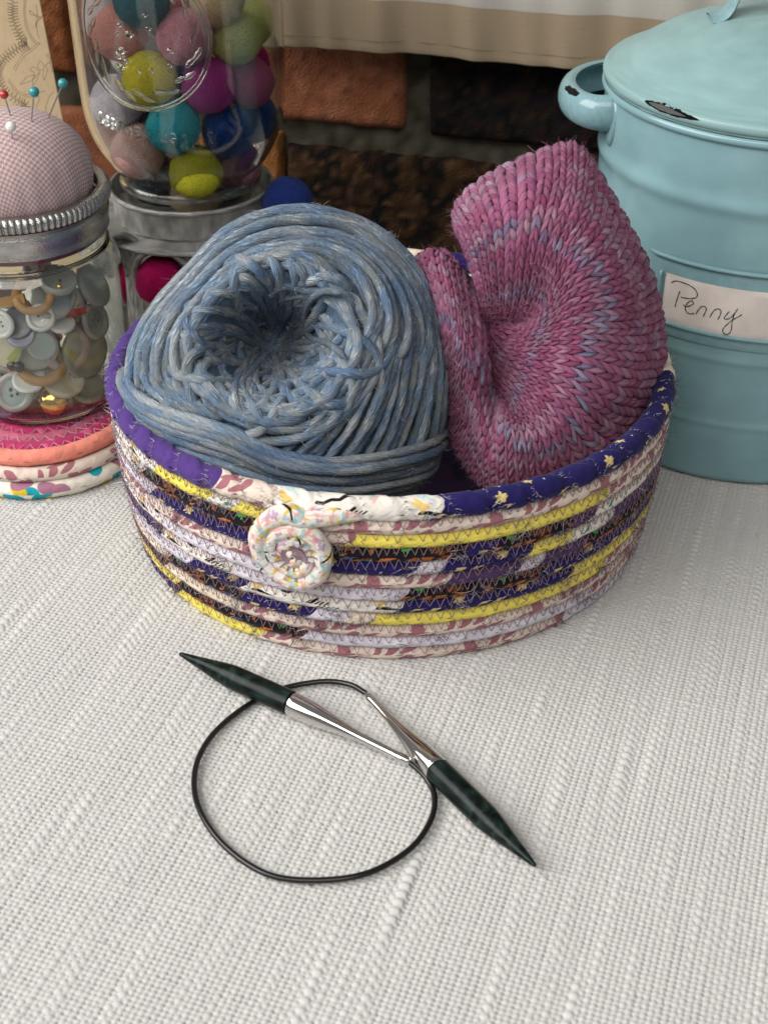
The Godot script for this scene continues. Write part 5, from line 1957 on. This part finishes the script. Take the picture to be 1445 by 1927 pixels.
# ---------------------------------------------------------------- knitted hat
func knitted_hat() -> void:
	var o := thing("knitted_hat", "folded hand-knitted hat in variegated pink and mauve wool, standing in the basket", "knitted hat")
	var sp := [
		[Vector3(37.1, 105.7, -482.0), Vector3(33.9, 116.8, -474.0), Vector3(30.2, 126.5, -474.0), Vector3(26.9, 130.9, -484.0)],
		[Vector3(40.2, 105.7, -482.0), Vector3(37.4, 123.8, -466.0), Vector3(33.8, 135.4, -468.0), Vector3(28.2, 139.3, -484.0)],
		[Vector3(44.2, 105.8, -481.0), Vector3(43.7, 129.8, -462.0), Vector3(42.3, 144.4, -466.0), Vector3(40.5, 148.8, -486.0)],
		[Vector3(49.2, 106.3, -480.0), Vector3(52.5, 136.7, -458.0), Vector3(56.0, 152.4, -466.0), Vector3(58.4, 155.8, -490.0)],
		[Vector3(53.1, 106.3, -479.0), Vector3(59.9, 135.0, -455.0), Vector3(66.1, 150.6, -463.0), Vector3(70.2, 157.9, -492.0)],
		[Vector3(54.9, 106.0, -476.0), Vector3(63.8, 132.4, -451.0), Vector3(73.4, 142.9, -460.0), Vector3(78.2, 147.9, -490.0)],
		[Vector3(52.8, 104.8, -474.0), Vector3(67.3, 126.0, -448.0), Vector3(81.4, 130.6, -458.0), Vector3(89.9, 129.8, -488.0)],
		[Vector3(50.3, 102.5, -474.0), Vector3(70.0, 118.2, -446.0), Vector3(87.2, 118.0, -456.0), Vector3(100.3, 111.2, -486.0)],
		[Vector3(47.6, 99.9, -474.0), Vector3(71.1, 109.1, -444.0), Vector3(90.2, 103.9, -454.0), Vector3(106.6, 91.8, -484.0)],
		[Vector3(45.2, 96.7, -474.0), Vector3(70.5, 100.0, -441.0), Vector3(89.2, 89.5, -450.0), Vector3(108.6, 74.0, -480.0)],
		[Vector3(43.3, 93.1, -474.0), Vector3(68.1, 89.6, -438.0), Vector3(85.2, 73.6, -446.0), Vector3(104.7, 55.6, -474.0)],
		[Vector3(42.4, 89.0, -473.0), Vector3(63.6, 81.3, -435.0), Vector3(76.5, 62.1, -440.0), Vector3(92.3, 43.2, -462.0)],
		[Vector3(42.7, 83.0, -473.0), Vector3(57.7, 75.1, -434.0), Vector3(64.6, 55.1, -436.0), Vector3(73.9, 34.6, -452.0)],
		[Vector3(44.3, 76.8, -474.0), Vector3(50.4, 72.8, -434.0), Vector3(53.5, 54.0, -434.0), Vector3(58.9, 32.4, -446.0)],
		[Vector3(44.7, 76.0, -479.0), Vector3(44.6, 71.4, -440.0), Vector3(44.3, 56.4, -434.0), Vector3(47.2, 33.8, -444.0)],
		[Vector3(43.7, 80.2, -486.0), Vector3(42.2, 72.3, -458.0), Vector3(38.2, 65.7, -438.0), Vector3(39.7, 40.1, -444.0)],
		[Vector3(38.5, 94.2, -486.0), Vector3(39.1, 82.9, -464.0), Vector3(35.3, 73.6, -444.0), Vector3(34.0, 46.1, -446.0)],
		[Vector3(32.1, 108.8, -484.0), Vector3(33.1, 100.6, -452.0), Vector3(32.1, 81.6, -446.0), Vector3(29.9, 50.9, -450.0)],
		[Vector3(25.7, 116.5, -484.0), Vector3(28.1, 107.1, -450.0), Vector3(28.3, 86.1, -448.0), Vector3(27.0, 54.4, -456.0)],
		[Vector3(19.4, 119.2, -490.0), Vector3(24.4, 109.4, -456.0), Vector3(25.7, 88.4, -454.0), Vector3(24.9, 56.8, -464.0)],
		[Vector3(12.9, 114.3, -496.0), Vector3(21.0, 104.3, -466.0), Vector3(23.4, 82.9, -464.0), Vector3(23.2, 55.6, -474.0)]
	]
	var ns := sp.size()
	# each spoke goes on over the outline to the far side
	var center := Vector3(64, 92, -508)
	for k in ns:
		var l: Array = sp[k]
		var tip: Vector3 = l[3]
		if k < 17: l[0] = l[0] + Vector3(0, -4.0, 14.0) * (1.0 if k < 14 else 0.5)
		var prev: Vector3 = l[2]
		var e := tip - prev
		var d := center - tip
		l.insert(0, Vector3(37, 100, -474).lerp(l[0], 0.12))
		l.append(tip + Vector3(e.x * 0.06, e.y * 0.06, -7.0) + d * 0.05)
		l.append(tip + d * 0.22 + Vector3(0, 0, -10.0))
		l.append(tip + d * 0.55 + Vector3(0, 0, -13.0))
		l.append(center + (tip - center) * 0.08 + Vector3(0, 0, -12.0))
	var nrow := 42
	var nw := 49
	var S := func(u: float, v: float) -> Vector3:
		# u along the arcs, v outward along the spokes
		var f := clampf(u, 0, 1) * (ns - 1)
		var i := mini(int(f), ns - 2)
		var w := f - i
		var pts := []
		for q in [maxi(i - 1, 0), i, i + 1, mini(i + 2, ns - 1)]:
			pts.append(cat(sp[q], v))
		var p0: Vector3 = pts[0]
		var p1: Vector3 = pts[1]
		var p2: Vector3 = pts[2]
		var p3: Vector3 = pts[3]
		return 0.001 * 0.5 * ((2.0 * p1) + (p2 - p0) * w + (2.0 * p0 - 5.0 * p1 + 4.0 * p2 - p3) * w * w + (3.0 * p1 - p0 - 3.0 * p2 + p3) * w * w * w)
	var NU := 117
	var NV := 81
	var P := PackedVector3Array()
	for i in NU:
		for j in NV:
			P.append(S.call(float(i) / (NU - 1), float(j) / (NV - 1)))
	var b := MB.new()
	b.grid(P, NU, NV, false, false, 1.0, 12, 12)
	var cen := Vector3(0.062, 0.09, -0.49)
	fix_out(b, cen)
	var N := b.n
	var base := mat(lin(0.52, 0.15, 0.31), 0.95, 0, T.felt, T.fine, 0.1)
	put(o, "knit_backing", b, base)
	# a lining closes the fold
	var nn := func(u: float, v: float) -> Vector3:
		var i := clampi(int(round(clampf(u, 0, 1) * (NU - 1))), 0, NU - 1)
		var j := clampi(int(round(clampf(v, 0, 1) * (NV - 1))), 0, NV - 1)
		return N[i * NV + j]
	# one leg of a stitch: a plump grain of yarn
	var lg := MB.new()
	var LP := PackedVector3Array()
	for i in 13:
		for j in 9:
			var s := i / 12.0
			var w := TAU * j / 8.0
			var r := pow(sin(PI * clampf(0.03 + s * 0.94, 0, 1)), 0.62)
			var bend := 0.10 * sin(PI * s)
			LP.append(Vector3(s - 0.5, cos(w) * r * 0.5 + bend * 0.8, sin(w) * r * 0.5))
	lg.grid(LP, 13, 9, false, true, -1.0, 0.36, 1.0)
	fix_out(lg, Vector3.ZERO)
	var ym := mat(Color.WHITE, 0.9, 0, T.fibre, T.fibre_h, 0.05, Vector3(1.0, 1.0, 1))
	ym.vertex_color_use_as_albedo = true
	ym.rim_enabled = true
	ym.rim = 0.12
	ym.metallic_specular = 0.2
	var at: Array[Transform3D] = []
	var cols := PackedColorArray()
	var f := FastNoiseLite.new()
	f.seed = 909
	f.frequency = 1.0
	var pts_h := PackedVector3Array()
	var nrm_h := PackedVector3Array()
	# rows at even distances along the cloth, from the fold outwards
	var rowv := PackedFloat32Array()
	var cum := PackedFloat32Array([0.0])
	for k in 200:
		var l := 0.0
		for e in 9: l += ((S.call((e + 0.5) / 9.0, (k + 1) / 200.0) as Vector3) - (S.call((e + 0.5) / 9.0, k / 200.0) as Vector3)).length()
		cum.append(cum[k] + l / 9.0)
	var kk := 0
	for j in nrow + 2:
		var want := cum[200] * minf(j / float(nrow), 1.0)
		while kk < 199 and cum[kk + 1] < want: kk += 1
		rowv.append(minf((kk + (want - cum[kk]) / maxf(cum[kk + 1] - cum[kk], 1e-9)) / 200.0, 1.0))
	for j in nrow:
		var v := rowv[j]
		var v0 := 1.75 * float(j) / nrow
		# where the cloth is gathered, every other wale has been taken in
		var ring_l := 0.0
		for e in 24: ring_l += ((S.call((e + 1) / 24.0, v) as Vector3) - (S.call(e / 24.0, v) as Vector3)).length()
		var cnt := nw if ring_l / nw > 0.0026 else (nw / 2 if ring_l / nw > 0.0013 else nw / 4)
		for i in cnt:
			for side in [-1.0, 1.0]:
				var dv := rowv[j + 1] - v
				var wob := rr(-0.06, 0.06)
				var u0: float = (i + 0.5 + side * 0.07 + wob) / cnt
				var u1: float = (i + 0.5 + side * 0.44 + wob) / cnt
				# the open ends of the V look inward along the spoke
				var pa: Vector3 = S.call(u0, minf(v + dv * 1.15, 1.0))
				var pb: Vector3 = S.call(u1, maxf(v - dv * 0.45, 0.0))
				var nm: Vector3 = nn.call((u0 + u1) / 2, v + dv * 0.4)
				var wd: Vector3 = S.call((i + 1.0) / cnt, v + dv * 0.4) - S.call((i + 0.0) / cnt, v + dv * 0.4)
				var width := clampf(wd.length() * 0.47, 0.0012, 0.0032)
				var x := pb - pa
				if x.length() < 0.0012: x = x.normalized() * 0.0012
				x += nm * -0.0012
				var z := x.cross(nm).normalized()
				var y := z.cross(x).normalized()
				var th := minf(width * 0.95, 0.0030)
				at.append(Transform3D(Basis(x * 1.12, y * th, z * width * rr(0.92, 1.08)), (pa + pb) / 2 + nm * th * 0.45))
				# dye runs along the yarn, row after row
				var run := (j * nw + i) * 0.085
				var k := f.get_noise_2d(run, 3.0)
				var k2 := f.get_noise_2d(run * 1.7, 90.0)
				var k3 := rr(-1, 1)
				var c := Color(0.31, 0.105, 0.20)
				c = c.lerp(Color(0.325, 0.20, 0.275), clampf(k * 1.8 + 0.32, 0, 1))
				c = c.lerp(Color(0.25, 0.05, 0.11), clampf(k2 * 2.0 + 0.02, 0, 1) * 0.75)
				if j < 20: c = c.lerp(Color(0.36, 0.07, 0.19), 0.5 * (1.0 - j / 20.0) * (1.0 if i < cnt / 2 else 0.35))
				# three blue rows that wind round the fold
				var ring := absf(j - (13.0 + 1.2 * sin(i * 0.5)))
				var ring2 := absf(j - 7.0)
				var blue := maxf(1.0 if ring < 0.55 else 0.0, 0.8 if ring2 < 0.6 and i < cnt * 0.6 else 0.0)
				if f.get_noise_2d(i * 0.35, j * 0.6 + 40.0) > 0.42: blue = maxf(blue, 0.55)
				c = c.lerp(Color(0.22, 0.205, 0.32), blue * (rr(0.55, 1.0) if rr(0, 1) < 0.8 else 0.0))
				c = Color(c.r * (1.0 + 0.22 * k3), c.g * (1.0 + 0.34 * k3), c.b * (1.0 + 0.24 * k3)) * 2.15
				cols.append(c)
				if (i + j) % 2 == 0:
					pts_h.append((pa + pb) / 2)
					nrm_h.append(nm)
	var mm := MultiMesh.new()
	mm.transform_format = MultiMesh.TRANSFORM_3D
	mm.use_colors = true
	mm.mesh = lg.mesh()
	mm.instance_count = at.size()
	for i in at.size():
		mm.set_instance_transform(i, at[i])
		mm.set_instance_color(i, cols[i])
	var st := MultiMeshInstance3D.new()
	st.name = "knit_stitches"
	st.multimesh = mm
	st.material_override = ym
	o.add_child(st)
	st.set_meta("kind", "stuff")
	# halo
	b = MB.new()
	for k in 22000:
		var i := rng.randi_range(0, pts_h.size() - 1)
		var nm := nrm_h[i]
		var t := nm.cross(Vector3(rr(-1, 1), rr(-1, 1), rr(-1, 1))).normalized()
		hair(b, pts_h[i] + nm * 0.001 + t * rr(-0.001, 0.001), nm * rr(0.15, 0.8) + t, rr(0.0015, 0.005) if k % 8 else rr(0.004, 0.008), 0.00005, Color(0.66, 0.30, 0.42) if k % 2 else Color(0.5, 0.22, 0.36), 1.2)
	var fm := mat(Color.WHITE, 0.95)
	fm.vertex_color_use_as_albedo = true
	var fo := put(o, "fuzz", b, fm)
	fo.set_meta("kind", "stuff")

# ---------------------------------------------------------------- circular needle
func needle_half(o: Node3D, tip: Vector3, wood_end: Vector3, tail: Vector3, wm: Material, cm: Material) -> void:
	var d := (wood_end - tip).normalized()
	var L := (wood_end - tip).length()
	var F := (tail - wood_end).length()
	var prof := [[0.0, 0.00005], [0.0002, 0.00045], [0.0006, 0.00070], [0.004, 0.0013], [0.010, 0.0022], [0.016, 0.0032], [0.021, 0.0040], [0.024, 0.00435], [0.028, 0.00445], [0.036, 0.00445], [L - 0.0004, 0.00445], [L, 0.0042], [L, 0.0001]]
	var b := MB.new()
	var pr := PackedVector2Array()
	# the axis runs along y from the tip; going down keeps the outside out
	for k in range(prof.size() - 1, -1, -1): pr.append(Vector2(prof[k][1], -prof[k][0]))
	b.lathe(pr, 40, Vector3.ZERO, 1, 1)
	var w := put(o, "needle_tip", b, wm, tip)
	var x := d.cross(Vector3.UP).normalized()
	w.basis = Basis(x, -d, x.cross(-d))
	b = MB.new()
	var fp := [[0.0, 0.0001], [0.0, 0.0040], [0.0005, 0.0043], [0.002, 0.0043], [0.009, 0.0040], [0.015, 0.0033], [0.022, 0.0024], [0.029, 0.0017], [F - 0.006, 0.0014], [F - 0.0035, 0.00165], [F - 0.001, 0.0014], [F, 0.0012], [F, 0.0001]]
	pr = PackedVector2Array()
	for k in range(fp.size() - 1, -1, -1): pr.append(Vector2(fp[k][1], -fp[k][0]))
	b.lathe(pr, 40)
	var m := put(o, "ferrule", b, cm, wood_end)
	var d2 := (tail - wood_end).normalized()
	x = d2.cross(Vector3.UP).normalized()
	m.basis = Basis(x, -d2, x.cross(-d2))

func knitting_needle() -> void:
	var o := thing("circular_knitting_needle", "dark green wooden circular knitting needle with chrome joints and a black cable loop", "knitting needle")
	var wm := mat(lin(0.016, 0.032, 0.028), 0.30, 0, T.wood, T.wood, 0.008, Vector3(2.0, 0.6, 1))
	wm.metallic_specular = 0.3
	var chrome := mat(lin(0.72, 0.70, 0.68), 0.06, 1.0)
	needle_half(o, Vector3(-0.0751, 0.0064, -0.3859), Vector3(-0.0326, 0.0066, -0.3590), Vector3(0.0088, 0.0045, -0.3325), wm, chrome)
	needle_half(o, Vector3(0.0470, 0.0044, -0.2878), Vector3(0.0177, 0.0048, -0.3286), Vector3(-0.0062, 0.0040, -0.3664), wm, chrome)
	var pts := [Vector3(8.2, 4.4, -332.9), Vector3(11.0, 3.6, -330.5), Vector3(14.2, 2.4, -326.8), Vector3(16.6, 1.9, -319.5), Vector3(15.1, 1.8, -309.0), Vector3(8.0, 1.8, -296.8), Vector3(-5.4, 1.8, -287.2), Vector3(-21.8, 1.8, -284.5), Vector3(-36.7, 1.8, -287.2), Vector3(-51.1, 1.8, -299.0), Vector3(-60.7, 1.8, -315.1), Vector3(-63.5, 1.8, -331.5), Vector3(-60.2, 1.6, -346.7), Vector3(-51.3, 1.4, -360.5), Vector3(-38.8, 1.6, -371.0), Vector3(-23.6, 2.0, -375.3), Vector3(-13.0, 3.0, -373.0), Vector3(-6.6, 3.9, -367.2), Vector3(-5.6, 4.0, -366.0)]
	var path := PackedVector3Array()
	for k in 201: path.append(cat(pts, k / 200.0) * 0.001)
	var b := MB.new()
	b.tube(path, PackedFloat32Array([0.00102]), 14, PackedColorArray(), 40, 1)
	put(o, "cable", b, mat(lin(0.008, 0.007, 0.007), 0.22))
